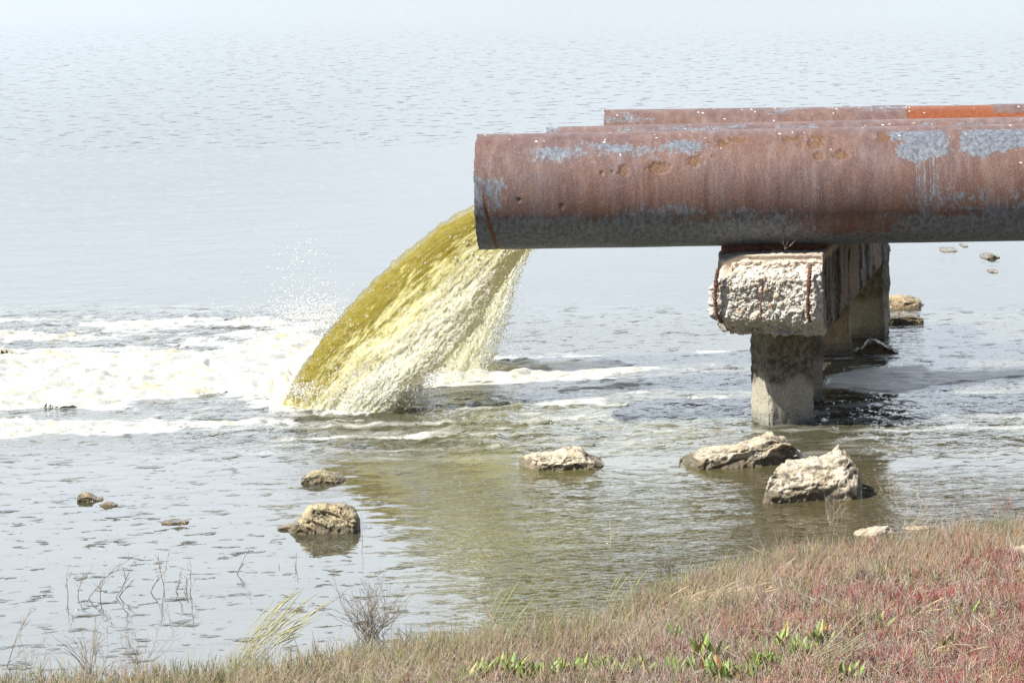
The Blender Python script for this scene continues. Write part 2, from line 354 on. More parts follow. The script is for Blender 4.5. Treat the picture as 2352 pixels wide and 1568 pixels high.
# ------------------------------------------------------------------ PIPES
m, t, p = newmat('rusty_steel'); pipe_mat = m
ap = attr(t, 'paint').outputs['Fac']; ar = attr(t, 'rust').outputs['Fac']; ao = attr(t, 'orange').outputs['Fac']; aw = attr(t, 'spot').outputs['Fac']
fz = noise(t, 150, 3, .7); fz2 = noise(t, 55, 5, .7, mapv(t, (1, 1, .45))); big = noise(t, 3.5, 6, .65)
rust = mixc(t, mrange(t, big.outputs['Fac'], .42, .58), (.150, .083, .064), (.118, .080, .084))
rust = mixc(t, mrange(t, fz2.outputs['Fac'], .42, .66), rust, (.18, .102, .078))
rust = mixc(t, mrange(t, fz.outputs['Fac'], .55, .78), rust, (.31, .24, .22))
rust = mixc(t, mrange(t, fz.outputs['Fac'], .44, .30), rust, (.10, .05, .04))
stk = noise(t, 24, 5, .65, mapv(t, (1, .5, .07))); rust = mixc(t, mrange(t, stk.outputs['Fac'], .50, .72, 0, .55), rust, (.25, .20, .19)); rust = mixc(t, mrange(t, stk.outputs['Fac'], .48, .30, 0, .6), rust, (.085, .045, .038))
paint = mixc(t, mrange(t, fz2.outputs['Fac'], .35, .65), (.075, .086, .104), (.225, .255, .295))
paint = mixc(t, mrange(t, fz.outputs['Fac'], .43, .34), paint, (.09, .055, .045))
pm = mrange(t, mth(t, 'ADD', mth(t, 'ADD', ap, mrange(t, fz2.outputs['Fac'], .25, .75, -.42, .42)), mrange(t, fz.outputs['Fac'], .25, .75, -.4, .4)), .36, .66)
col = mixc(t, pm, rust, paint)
rm = mrange(t, mth(t, 'ADD', ar, mrange(t, fz2.outputs['Fac'], .25, .75, -.25, .25)), .40, .60)
rc = mixc(t, mrange(t, fz.outputs['Fac'], .4, .6), (.085, .042, .022), (.21, .115, .06)); col = mixc(t, rm, col, rc)
oc = mixc(t, mrange(t, fz2.outputs['Fac'], .35, .6), (.17, .045, .016), (.25, .075, .024)); col = mixc(t, ao, col, oc)
col = mixc(t, mrange(t, aw, .45, .55), col, (.85, .85, .83))
t.links.new(col, p.inputs['Base Color']); t.links.new(mixc(t, pm, (.62, .62, .62), (.42, .42, .42)), p.inputs['Roughness']); p.inputs['Specular IOR Level'].default_value = .35
t.links.new(bump(t, fz.outputs['Fac'], .0022, .9, bump(t, fz2.outputs['Fac'], .004, .5)), p.inputs['Normal'])
m, t, p = newmat('pipe_inside'); inside_mat = m; n1 = noise(t, 20, 5)
t.links.new(mixc(t, n1.outputs['Fac'], (.07, .035, .02), (.16, .08, .04)), p.inputs['Base Color']); p.inputs['Roughness'].default_value = .7
R = .267
def pipe(Lpx, Lpy, LY, Rpx, Rpy, RY, label, kind, droplet_seed):
    L = PY(Lpx, Lpy, LY); Rr = PY(Rpx, Rpy, RY); ax = (Rr-L); ln = np.linalg.norm(ax); ax /= ln; total = ln+2.6
    side = np.cross(ax, [0, 0, 1]); side /= np.linalg.norm(side)     # towards the camera
    up = np.cross(side, ax)
    s = np.concatenate([np.arange(0, ln+.15, .0055), np.arange(ln+.2, total, .05)])
    th = np.linspace(0, 2*np.pi, 330, endpoint=False)      # 0 = towards camera, pi/2 = up
    S, TH = np.meshgrid(s, th, indexing='ij')
    cx = np.cos(TH); sz = np.sin(TH)
    rr = R+.0012*fbm(S*3, cx*1.2, sz*1.2, 3, 101+droplet_seed)
    paint = np.zeros_like(S); rustm = np.zeros_like(S); orange = np.zeros_like(S); spot = np.zeros_like(S)
    nz = fbm(S*2.2, cx*1.6, sz*1.6, 5, 111+droplet_seed, .6); nz2 = fbm(S*7, cx*2, sz*2, 4, 121, .6)
    nz3 = fbm(S*38, TH*9, 0, 4, 127, .6)
    vert = pn(S*16, sz*1.0, 0, 131)+.6*pn(S*37, sz*1.5, 0, 132)
    thd = np.degrees((TH+np.pi) % (2*np.pi)-np.pi)
    front = (thd > -95) & (thd < 110)
    if kind == 0:
        u = S/ln*1252+1100   # position along the pipe in frame units
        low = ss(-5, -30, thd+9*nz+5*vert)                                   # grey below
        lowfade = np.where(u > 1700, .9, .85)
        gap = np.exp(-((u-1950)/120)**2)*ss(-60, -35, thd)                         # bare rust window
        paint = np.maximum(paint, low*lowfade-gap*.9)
        paint = np.maximum(paint, ss(1200, 1125, u+30*nz2)*ss(38, 12, thd+8*nz)*.75)
        paint = np.maximum(paint, np.exp(-((u-1305)/75)**2-((thd-46-.0*(u-1300))/10)**2)*.9+.35*nz2*np.exp(-((u-1305)/90)**2-((thd-46)/16)**2))
        paint = np.maximum(paint, np.exp(-((u-1430)/95)**2-((thd-50+.06*(u-1430))/9)**2)*.85)
        paint = np.maximum(paint, np.exp(-((u-1580)/70)**2-((thd-52)/10)**2)*.75+.3*nz2*np.exp(-((u-1580)/80)**2-((thd-52)/14)**2))
        paint = np.maximum(paint, (ss(2010, 2075, u+40*nz2)*ss(30, 38, thd+7*nz2)*ss(76, 64, thd))*(1.0-.9*np.exp(-((u-2190)/18)**2))-.25*(u > 2300)*0)
        paint = np.maximum(paint, ss(2000, 2150, u)*np.exp(-((thd+8)/13)**2)*(.45+.45*nz+.25*vert))
        for uu, a0, a1 in ((2107, -25, 35), (2118, -12, 30), (2138, -15, 38), (2131, -25, 35), (2124, -50, -5), (1880, -12, 5), (2100, -5, 30), (2146, 0, 40)):
            paint = np.maximum(paint, .8*ss(2.2, .9, np.abs(u-uu+.6*nz2))*ss(a0-6, a0, thd)*ss(a1+4, a1, thd))
        # drips of rust through the lower paint, heavier rust at the mouth
        rustm = np.maximum(rustm, .75*ss(.55, .95, vert)*low)
        crack = np.exp(-((u-(1108+(60*ss(60, -70, thd))*.55+3*vert))/4.5)**2)*ss(12, 0, thd)
        rustm = np.maximum(rustm, crack); rr = rr-.004*crack
        rustm = np.maximum(rustm, ss(1180, 1120, u+50*nz)*ss(20, 45, thd)*.38+.0)
        paint = paint*(1-crack)+.28*nz3*(paint > .12)*(paint < .85)+.18*nz2*(paint > .2)*(thd > 15)
        for (a, b, wa, hb, dp) in ((1440, 23, 14, 5, .006), (1520, 27, 27, 5, .006), (1604, 33, 22, 6, .005), (1392, 22, 6, 3, .005), (1415, 24, 5, 2.5, .005), (1648, 38, 10, 2, .003),
                                   (1884, 37, 11, 5, .005), (1934, 37, 19, 5, .006), (1697, 62, 22, 9, .004), (1668, 55, 13, 5, .004), (1820, 60, 40, 4, .003), (1868, 62, 42, 5, .004), (1872, 53, 20, 7, .005), (1840, 50, 8, 5, .004),
                                   (2032, 60, 16, 8, .004), (1202, -3, 4, 3, .006), (1300, -10, 4, 2.5, .005), (1172, -24, 3, 4, .005)):
            dd = np.sqrt(((u-a)/wa)**2+((thd-b)/hb)**2)+.55*nz2+.55*nz3
            mk = ss(1.15, .7, dd); rr = rr-dp*mk*(1+.5*nz2); rustm = np.maximum(rustm, mk*.62)
            rim = np.exp(-((dd-1.1)/.12)**2); rr = rr+.0008*rim
        # the mouth: flat ring with a broken lip
        rr = rr+.003*ss(.06, .05, S)*(.5+.8*nz2)
    else:
        paint = ss(.2, .8, nz)*.55
        if kind == 1: paint = np.maximum(paint, .6*ss(.12, .0, S)+.3*nz2)
        rustm = ss(.35, .9, nz2)*.35
    if kind == 2:
        px_, py_ = proj((L+ax*s[:, None])[:, 0], (L+ax*s[:, None])[:, 1], L[2]); px_ = np.interp(s, s, px_)
        PX = px_[:, None]+0*TH
        hp = ss(2079, 2081, PX)*(1-ss(2270, 2280, PX+14*nz2)*ss(58, 63, thd+4*nz2))
        orange = hp; rr = rr+.004*(1-orange)*(PX > 2000)*1.0; 
    # bird-dropping specks along the crown
    r2 = np.random.default_rng(50+droplet_seed); k = 30
    us = r2.uniform(0, ln, k); ts = 90-np.abs(r2.normal(0, 1, k))*22-2; ts = np.clip(ts, 20, 110)
    for a, b, q in zip(us, ts, r2.uniform(.001, .004, k)):
        i0 = np.searchsorted(s, a-.02); i1 = np.searchsorted(s, a+.02)
        d = np.sqrt((S[i0:i1]-a)**2+((thd[i0:i1]-b)*R*.01745)**2*1.6); spot[i0:i1] = np.maximum(spot[i0:i1], (d < q+.002))
    lip = np.zeros_like(S); lip[0] = .006*pn(np.cos(th)*6, np.sin(th)*6, 0, 141)+.003*pn(np.cos(th)*25, np.sin(th)*25, 0, 142)
    lip[1] = lip[0]*.7; lip[2] = lip[0]*.3
    P = L+(S+lip)[..., None]*ax+(rr*cx)[..., None]*side+(rr*sz)[..., None]*up
    root = empty('pipe', L); tag(root, label, 'pipe', 'rusty outfall pipes side by side')
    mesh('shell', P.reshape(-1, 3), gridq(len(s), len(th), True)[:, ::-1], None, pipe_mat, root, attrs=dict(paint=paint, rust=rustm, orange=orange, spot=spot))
    # inner wall and lip
    s2 = np.array([0, 0.0005, .3, 1.0, total]); r_in = np.array([R*.999, R-.012, R-.013, R-.013, R-.013])
    I = np.stack([L+ax*(a+(lip[0] if k < 2 else 0*lip[0]))[:, None]+b*np.cos(th)[:, None]*side+b*np.sin(th)[:, None]*up for k, (a, b) in enumerate(zip(s2, r_in))])
    mesh('inner_wall', I.reshape(-1, 3), gridq(len(s2), len(th), True), None, inside_mat, root)
    return L, ax, side, up, ln
L1, ax1, sd1, up1, ln1 = pipe(1101, 441.5, 13.42, 2352, 419, 13.22, 'nearest rusty pipe with blue grey paint patches resting on the pebbly concrete cap', 0, 0)
L2, ax2, sd2, up2, ln2 = pipe(1260, 417, 14.20, 2352, 395, 14.02, 'middle rusty pipe mostly hidden behind the nearest pipe, gushing yellow water', 1, 3)
L3, ax3, sd3, up3, ln3 = pipe(1391, 371, 14.98, 2352, 360.5, 14.83, 'farthest rusty pipe with a bright orange section at the right', 2, 6)

# ------------------------------------------------------------------ PIER
m, t, p = newmat('concrete'); conc = m
ca = attr(t, 'Col'); n1 = noise(t, 7, 7, .7); n2 = noise(t, 120, 4, .7); n3 = noise(t, 4.5, 6, .65, mapv(t, (1.4, 1.4, .14)), .3)
n4 = noise(t, 38, 6, .75)
c = mixc(t, mrange(t, n2.outputs['Fac'], .35, .7), ca.outputs['Color'], mixc(t, .5, ca.outputs['Color'], (.75, .72, .66)))
c = mixc(t, mrange(t, n2.outputs['Fac'], .42, .28), c, (.10, .09, .075))
st = attr(t, 'stain').outputs['Fac']
c = mixc(t, mth(t, 'MULTIPLY', st, mrange(t, n3.outputs['Fac'], .36, .58)), c, (.045, .036, .026))
c = mixc(t, mth(t, 'MULTIPLY', st, mrange(t, n3.outputs['Fac'], .46, .36, 0, .7)), c, (.30, .15, .06))
c = mixc(t, mth(t, 'MULTIPLY', attr(t, 'grime').outputs['Fac'], mrange(t, n4.outputs['Fac'], .34, .60, .35, 1)), c, (.065, .055, .034))
t.links.new(c, p.inputs['Base Color']); p.inputs['Roughness'].default_value = .9; p.inputs['Specular IOR Level'].default_value = .25
t.links.new(bump(t, n2.outputs['Fac'], .004, .9, bump(t, n4.outputs['Fac'], .008, .5)), p.inputs['Normal'])
m, t, p = newmat('rebar_rust'); rebar_mat = m; n1 = noise(t, 60, 5, .7)
t.links.new(mixc(t, mrange(t, n1.outputs['Fac'], .35, .65), (.07, .028, .022), (.19, .085, .055)), p.inputs['Base Color']); p.inputs['Roughness'].default_value = .85
t.links.new(bump(t, n1.outputs['Fac'], .006), p.inputs['Normal'])

ang = math.radians(13.6); bd = np.array([math.sin(ang), math.cos(ang), 0]); bs = np.array([math.cos(ang), -math.sin(ang), 0])
fr = PY(1885, 680, 12.98); fl = fr-bs*.50
W2 = .25; ztop = .800; zbot = .455
fc = (fr+fl)/2; fc[2] = 0
blen = 3.05
_k = (fr[0]-.25-L1[0])/ax1[0]; ztop = float((L1+ax1*_k)[2]-R-.022); print('ztop', ztop)
pier = empty('concrete_pier', (fc[0], fc[1], 0)); tag(pier, 'weathered concrete pier of a pebbly cap beam on four square columns standing in the water', 'pier')
def sqloop(th, e=.16):
    c, s_ = np.cos(th), np.sin(th); a = np.abs(c)**e*np.sign(c); b = np.abs(s_)**e*np.sign(s_); return a, b
def even_loop(hw, hh, n, rad):
    """rounded rectangle, even spacing, centred"""
    w_, h_ = hw-rad, hh-rad; pts = []
    segs = [((hw, -h_), (hw, h_)), None, ((w_, hh), (-w_, hh)), None, ((-hw, h_), (-hw, -h_)), None, ((-w_, -hh), (w_, -hh)), None]
    cent = [(w_, h_), (-w_, h_), (-w_, -h_), (w_, -h_)]; k = 0
    for sgi, sg in enumerate(segs):
        if sg: 
            for q in np.linspace(0, 1, 60, endpoint=False): pts.append((sg[0][0]+(sg[1][0]-sg[0][0])*q, sg[0][1]+(sg[1][1]-sg[0][1])*q))
        else:
            a0 = k*math.pi/2
            for q in np.linspace(0, 1, 8, endpoint=False): a = a0+q*math.pi/2; pts.append((cent[k][0]+rad*math.cos(a), cent[k][1]+rad*math.sin(a)))
            k += 1
    P = np.array(pts+[pts[0]]); d = np.concatenate([[0], np.cumsum(np.linalg.norm(np.diff(P, axis=0), axis=1))]); s_ = np.linspace(0, d[-1], n, endpoint=False)
    return np.stack([np.interp(s_, d, P[:, 0]), np.interp(s_, d, P[:, 1])], -1)
# beam
zc = (ztop+zbot)/2; hh = (ztop-zbot)/2
loop = even_loop(W2, hh, 400, .014)
rings = [(q, 0.0) for q in np.linspace(0.004, .968, 66)]
rings += [(.968+.032*math.sin(a), .016*(1-math.cos(a))) for a in np.linspace(.2, math.pi/2, 8)]
rings += [(1.0, s_) for s_ in np.concatenate([np.arange(.036, .6, .008), np.arange(.62, blen, .03)])]
rings += [(q, blen) for q in (1.0, .7, .3, .01)]
Vb = []; 
for q, s_ in rings:
    l = loop*q; Vb.append(fc+bs*l[:, 0:1]+bd*s_+np.array([0, 0, 1])*(zc+l[:, 1:2]))
Vb = np.array(Vb); shp = Vb.shape[:2]; LX = np.array([loop[:, 0]*q for q, s_ in rings]); LZ = np.array([loop[:, 1]*q for q, s_ in rings]); LS = np.array([[s_]*len(loop) for q, s_ in rings])
gx = np.gradient(Vb, axis=1); gy_ = np.gradient(Vb, axis=0); nn = np.cross(gx, gy_); nn /= np.linalg.norm(nn, axis=2)[..., None]+1e-12
cen = fc+bd*(blen/2)+np.array([0, 0, zc]); sgn = np.sign(((Vb-cen)*nn).sum(-1)); sgn = np.where(sgn == 0, 1, sgn); nn *= sgn[..., None]
frontm = ss(.06, 0, LS)
rough_ = .010*(.5-np.abs(fbm(LX*17, LZ*17, LS*17, 4, 151, .6)))+.010*fbm(LX*34, LZ*34, LS*34, 3, 157, .65)+.018*fbm(LX*5, LZ*5, LS*5, 3, 152)
disp = rough_*(frontm*1.0+.12+.35*(LS > .1)+.5*ss(-.12, -.17, LZ))+.003*fbm(LX*30, LZ*30, LS*8, 2, 153)
Vb = Vb+nn*disp[..., None]
# eroded shapes: bevelled upper edge, bitten lower corners
topb = ss(.07, .17, LZ)*ss(.10, 0, LS); Vb = Vb+bd*(topb*.085)[..., None]-np.array([0, 0, 1])*(topb*.030)[..., None]
lowb = ss(-.10, -.17, LZ)*ss(.12, 0, LS)*(.5+.5*ss(.1, -.1, LX)); Vb = Vb+bd*(lowb*.10)[..., None]
lft = ss(-.17, -.25, LX)*ss(.15, 0, LS)*ss(.02, .17, LZ); Vb = Vb+bs*(lft*.05)[..., None]
lft = ss(-.17, -.25, LX)*ss(.25, 0, LS)*ss(-.08, -.17, LZ); Vb = Vb+bs*(lft*.065)[..., None]+np.array([0, 0, 1])*(lft*.01)[..., None]
tl = ss(-.10, -.25, LX)*ss(.04, .17, LZ)*ss(.3, 0, LS); Vb = Vb+np.array([0, 0, -1])*(tl*.035)[..., None]+bs*(tl*.025)[..., None]
endb = ss(blen-.35, blen, LS); Vb = Vb+bs*((endb*ss(0, .25, LX)*(-.07+.10*fbm(LS*9, LZ*12, 0, 3, 154)))[..., None])
crk = ss(.07, .0, np.abs(fbm(LX*9, LZ*9, LS*9, 4, 158)))*frontm
whit = fbm(LX*8, LZ*8, LS*8, 3, 155)
col = np.array([.40, .37, .32])+np.zeros(shp+(3,))
col = col+(frontm*.07)[..., None]
topm = ss(.13, .165, LZ); col = col*(1-topm[..., None]*.9)+np.array([.60, .49, .36])*topm[..., None]*.9
lowm = ss(-.09, -.14, LZ)*frontm; col = col*(1-lowm[..., None]*.5)+np.array([.25, .23, .19])*lowm[..., None]*.5
ru = ss(.35, .8, fbm(LX*14, LZ*30, LS*14, 3, 156)+.6*np.exp(-((LZ-.125)/.02)**2)-.2)*ss(.03, .10, LZ); col = col*(1-ru[..., None]*.6)+np.array([.33, .14, .07])*ru[..., None]*.6
col = np.clip(col*(1+.18*whit[..., None])*(1-.7*crk[..., None]), .03, .85)
stain = ss(.02, .15, LS)*ss(.0, .1, LX)*(1-topm*.5); grime = ss(.06, .14, LZ*0+LS)*.5*(LX < 0)
q = gridq(shp[0], shp[1], True)
mbb = MB(); mbb.add(Vb.reshape(-1, 3), q[:, ::-1], None, col.reshape(-1, 3))
# exposed aggregate on the broken end
r3 = np.random.default_rng(12); npb = 430
a = r3.uniform(-.235, .215, npb); b = r3.uniform(-.135, .125, npb); sz = np.clip(r3.lognormal(math.log(.0078), .42, npb), .004, .019)
a[0], b[0], sz[0] = -.055, -.088, .030
kk = np.interp(b, [-.17, -.10, .07, .17], [.05, .0, 0, .05])
Pc = fc+bs*a[:, None]+bd*(kk+.004)[:, None]+np.array([0, 0, 1])*(zc+b)[:, None]
# sit them on the displaced face
Fv = Vb[:70].reshape(-1, 3)
lx = LX[:70].ravel(); lz = LZ[:70].ravel()
for i in range(npb):
    j = np.argmin((lx-a[i])**2+(lz-b[i])**2); Pc[i] = Fv[j]+bd*sz[i]*.5
S = np.stack([sz*r3.uniform(.9, 1.4, npb), sz*r3.uniform(.6, 1, npb), sz*r3.uniform(.6, 1.0, npb)], -1)
pal = np.array([(.50, .48, .42), (.36, .32, .22), (.29, .28, .19), (.42, .29, .16), (.60, .58, .54), (.24, .22, .17), (.34, .18, .09), (.46, .42, .35)])
pc = pal[r3.choice(len(pal), npb, p=[.24, .16, .14, .08, .2, .07, .03, .08])]; pc[0] = (.62, .56, .42)
dr = r3.normal(size=(npb, 3))*.5+bs*r3.choice([-1, 1], npb)[:, None]; dr[:, 1] *= .3
V, T, cc = blobs(Pc, S, dr, pc, ICO2, .06, r3); mbb.add(V, None, T, cc)
# crumbs of mortar
nm = 800; a = r3.uniform(-.24, .235, nm); b = r3.uniform(-.15, .145, nm); Pm = np.array([Fv[np.argmin((lx-a[i])**2+(lz-b[i])**2)] for i in range(nm)]); sm = r3.uniform(.002, .0065, nm)
V, T, cc = blobs(Pm, np.stack([sm*1.3, sm, sm*.7], -1), None, np.clip(np.array([.52, .50, .46])+r3.normal(0, .16, (nm, 1)), .08, .85), OCT, .35, r3); mbb.add(V, None, T, cc)
nb = mbb.n-Vb.shape[0]*Vb.shape[1]
bo = mbb.build('cap_beam', conc, pier, attrs=dict(stain=np.concatenate([stain.ravel(), np.zeros(nb)]), grime=np.concatenate([grime.ravel(), np.zeros(nb)])))

def column(corner_px, corner_py, rot, wf, wl, corner='left', h=.47, seed=0, gr=1.0, cl=(.32, .29, .205), rg=1.0):
    """square column; corner given at the waterline"""
    C = Pz(corner_px, corner_py); r = math.radians(rot)
    dx = np.array([math.cos(r), math.sin(r), 0]); dy = np.array([-math.sin(r), math.cos(r), 0])
    ctr = C+(dx*wf/2 if corner == 'left' else -dx*wf/2)+dy*wl/2
    lp = even_loop(wf/2, wl/2, 150, .008); zz = np.arange(-.35, h+.02, .009)
    PX = np.broadcast_to(lp[None, :, 0], (len(zz), 150)); PYy = np.broadcast_to(lp[None, :, 1], (len(zz), 150)); ZZ = np.broadcast_to(zz[:, None], PX.shape)
    n = np.stack([np.sign(PX)*(np.abs(PX) > wf/2-.009), np.sign(PYy)*(np.abs(PYy) > wl/2-.009)], -1)
    d = .0035*fbm(PX*9, PYy*9, ZZ*9+seed, 4, 161+seed)+.010*np.minimum(0, fbm(PX*7, PYy*7, ZZ*5, 3, 165+seed)+.25)
    d = d*rg
    edge = (np.abs(PX) > wf/2-.014) & (np.abs(PYy) > wl/2-.014); d = d-edge*.006*np.clip(fbm(PX*3, PYy*3, ZZ*22, 3, 168+seed)+.5, 0, 2)
    ox = PX+n[..., 0]*d; oy = PYy+n[..., 1]*d
    V = ctr+ox[..., None]*dx+oy[..., None]*dy+ZZ[..., None]*np.array([0, 0, 1])
    c = np.array(cl)+np.zeros(PX.shape+(3,))
    nse = fbm(PX*9, PYy*9, ZZ*6+seed, 4, 171+seed)
    c = c*(1+.20*nse[..., None])
    alg = ss(.07, .045, ZZ+.012*nse); c = c*(1-.6*alg[..., None])+np.array([.085, .095, .065])*.6*alg[..., None]
    wet = ss(.028, .018, ZZ+.004*nse); c = c*(1-.55*wet[..., None])
    grime = gr*ss(.18, .23, ZZ+.05*nse)*ss(h+.05, h-.12, ZZ-.05*nse)
    stn = ss(h-.16, h-.02, ZZ+.05*nse)*.5
    mb = MB(); mb.add(V.reshape(-1, 3), gridq(len(zz), 150, True), None, np.clip(c, .02, .8).reshape(-1, 3))
    return mb.build('column', conc, pier, attrs=dict(stain=stn.ravel(), grime=grime.ravel()))
column(1768, 981, 21, .236, .20, 'left', seed=0, gr=.95)
column(1893, 921, 8, .22, .20, 'right', seed=3, gr=.8, cl=(.36, .31, .22))
column(1953, 812, -8, .22, .20, 'right', seed=6, gr=.75, cl=(.36, .27, .14), rg=2.2)
column(2031, 777, -16, .22, .24, 'right', seed=9, gr=.7, cl=(.38, .36, .23), rg=2.5)
# reinforcing bars laid bare
def rebar(pts, r):
    P = np.array([PY(a, b, 12.97+dyy) for a, b, dyy in pts]); tt_ = np.linspace(0, len(P)-1, 90); P = np.stack([np.interp(tt_, np.arange(len(P)), P[:, k]) for k in range(3)], -1)
    P += .0022*np.stack([pn(tt_*3, k*7.1, 0, 181) for k in range(3)], -1); rad = r*(1+.16*np.sign(np.sin(np.arange(90)*1.35))+.35*fbm(tt_*1.7, r*99, 0, 3, 182))
    mb = MB(); tube(mb, P, rad, 9); return mb.build('rebar', rebar_mat, pier)
rebar([(1650, 616, .10), (1645, 640, .09), (1642, 690, .085), (1646, 722, .085), (1658, 740, .10)], .0085)
rebar([(1750, 640, .040), (1752, 665, .045), (1747, 700, .035), (1748, 735, .035)], .004)
rebar([(1862, 608, .03), (1858, 640, -.01), (1855, 690, -.022), (1856, 722, -.01), (1860, 738, .0)], .0085)
# bearing plates under the pipes
for (L, ax, Yc, zt) in ((L1, ax1, 13.3, 0), (L2, ax2, 14.1, 0), (L3, ax3, 14.9, 0)):
    cpt = fc+bd*(Yc-fc[1]); k = (cpt[0]-L[0])/ax[0]; pb = L+ax*k; zb = pb[2]-R
    lp = even_loop(.225, .055, 80, .02)
    Vp = [np.stack([cpt[0]-.01+lp[:, 0]*q, pb[1]+lp[:, 1]*q, np.full(80, z)], -1) for q, z in ((.01, ztop-.012), (1, ztop-.012), (1.0, (ztop+zb)/2+.002), (.97, zb+.012), (.01, zb+.012))]
    mb = MB(); mb.add(np.array(Vp).reshape(-1, 3)+rng.normal(0, .001, (400, 3)), gridq(5, 80, True)); mb.build('bearing_plate', rebar_mat, pier)
    print('pipe bottom', zb, 'Y', pb[1])

# ------------------------------------------------------------------ ROCKS
m, t, p = newmat('limestone'); rock_mat = m
n1 = noise(t, 14, 7, .7); n2 = noise(t, 75, 5, .7); ca = attr(t, 'Col'); n3 = noise(t, 16, 6, .7, mapv(t, (.6, 1, 2.2), (0, .35, 0)))
c = mixc(t, mrange(t, n1.outputs['Fac'], .42, .62), ca.outputs['Color'], mixc(t, .45, ca.outputs['Color'], (.50, .34, .17)))
c = mixc(t, mrange(t, n3.outputs['Fac'], .50, .38), c, (.17, .145, .10)); c = mixc(t, mrange(t, n2.outputs['Fac'], .44, .34), c, (.10, .085, .06))
t.links.new(c, p.inputs['Base Color']); t.links.new(mrange(t, attr(t, 'wet').outputs['Fac'], 0, 1, .9, .12), p.inputs['Roughness'])
t.links.new(bump(t, n2.outputs['Fac'], .012, .9, bump(t, n3.outputs['Fac'], .02, .8)), p.inputs['Normal'])
def rock(label, outline, depth, baseL, baseR, col=(.52, .45, .32), seed=0, rough=1.0, wetz=.02, tilt=.4, z0=0.0, group=None, name='rock', boxy=.6, nu=150, dark=0):
    """outline: upper silhouette (px,py) left to right; baseL/baseR: waterline py at both ends"""
    ol = np.array(outline, float); xm = ol[:, 0].mean(); bm = (baseL+baseR)/2; B = Pz(xm, bm, z0); k = B[1]/F
    Yc = B[1]+depth*.45
    u = np.linspace(0, 1, nu); px = ol[0, 0]+(ol[-1, 0]-ol[0, 0])*u
    py = np.interp(px, ol[:, 0], ol[:, 1]); bl = baseL+(baseR-baseL)*u
    H = np.maximum((bl-py)*k-depth*.30*.19-.004, .006)
    X_ = B[0]+(px-xm)*k
    wid = (ol[-1, 0]-ol[0, 0])*k
    taper = np.clip(np.minimum(u, 1-u)/.16, 0, 1)**.5
    nv = 130; ph = np.linspace(0, 2*np.pi, nv, endpoint=False); cp, sp_ = np.cos(ph), np.sin(ph)
    e = boxy; cy = np.sign(cp)*np.abs(cp)**e; cz = np.sign(sp_)*np.abs(sp_)**e
    dep = depth*.5*taper
    Yp = Yc+dep[:, None]*cy[None]*1.0; under_ = .07+.3*wid*.2
    Zp = z0+np.where(cz[None] > 0, cz[None]*(H[:, None]-.0), cz[None]*(under_*taper[:, None]+.004))
    Xp = np.broadcast_to(X_[:, None], Yp.shape).copy()
    P = np.stack([Xp, Yp, Zp], -1)
    rk = np.random.default_rng(seed); cc0 = np.array([B[0], Yc, z0+H.max()*.3]); dims = np.array([wid*.5, depth*.5, H.max()*.75+.01])
    Qn = (P-cc0)/dims
    for _ in range(26):
        nk = rk.normal(size=3); nk[2] = abs(nk[2])*.6; nk[0] *= .3; nk /= np.linalg.norm(nk); ok = rk.uniform(.58, .92); ex = Qn@nk-ok; Qn = Qn-np.maximum(ex, 0)[..., None]*nk*.9
    P2 = cc0+Qn*dims
    for ax_ in (0, 2):
        lo_, hi_ = P[..., ax_].min(), P[..., ax_].max(); l2, h2 = P2[..., ax_].min(), P2[..., ax_].max(); P2[..., ax_] = lo_+(P2[..., ax_]-l2)*(hi_-lo_)/(h2-l2)
    zt_ = np.maximum((P2[..., 2]-z0).max(1), .004); sc_ = ((H+.0)/zt_)[:, None]; up_ = P2[..., 2] > z0
    P2[..., 2] = np.where(up_, z0+(P2[..., 2]-z0)*np.clip(sc_, .3, 2.5), P2[..., 2])
    P = P2
    g1 = np.gradient(P, axis=1); g0 = np.gradient(P, axis=0); n = np.cross(g1, g0); n /= np.linalg.norm(n, axis=2)[..., None]+1e-9
    c0 = np.array([B[0], Yc, z0]); sg = np.where(((P-c0)*n).sum(-1) < 0, -1, 1); n *= sg[..., None]
    s = 1/max(wid, .05); qx = Xp+tilt*0; qz = Zp-tilt*Xp
    sc = wid*.5
    lay = (1-np.abs(pn(Xp*3*s+.5*pn(Xp*9*s, Yp*9*s, qz*9*s, seed+8), Yp*3*s, qz*13*s, seed+7)))**3-.4
    d = rough*sc*(.07*fbm(Xp*2.6*s, Yp*2.6*s, Zp*4*s, 3, seed)+.075*lay+.075*(np.abs(fbm(Xp*9*s, Yp*9*s, qz*20*s, 4, seed+3, .62))*-1+.3)-.16*np.maximum(0, pn(Xp*5*s, Yp*5*s, qz*9*s, seed+5)-.15))
    d = d*ss(0, .06, np.minimum(u, 1-u))[:, None]
    P = P+n*np.minimum(d, .06)[..., None]*np.array([.6, 1, .75])
    c = np.array(col)+np.zeros(P.shape); tone = fbm(Xp*6*s, Yp*6*s, qz*9*s, 3, seed+11); c = c*(1+.2*tone[..., None])
    zz = P[..., 2]-z0; wet = ss(wetz+.024, wetz+.008, zz+.014*tone)
    c = c*(1-.78*wet[..., None])+np.array([.03, .027, .015])*wet[..., None]
    if dark: c = c*(1-dark)
    V = np.concatenate([P.reshape(-1, 3), P[0].mean(0)[None], P[-1].mean(0)[None]]); nV = nu*nv
    j = np.arange(nv); T = np.concatenate([np.stack([(j+1) % nv, j, np.full(nv, nV)], -1), np.stack([(nu-1)*nv+j, (nu-1)*nv+(j+1) % nv, np.full(nv, nV+1)], -1)])
    cc = np.concatenate([c.reshape(-1, 3), c[0].mean(0)[None], c[-1].mean(0)[None]])
    o = mesh(name, V, gridq(nu, nv, True), T, rock_mat, col=np.clip(cc, .01, .85), attrs=dict(wet=np.concatenate([wet.ravel(), [0, 0]])))
    return tag(o, label, 'rock', group)
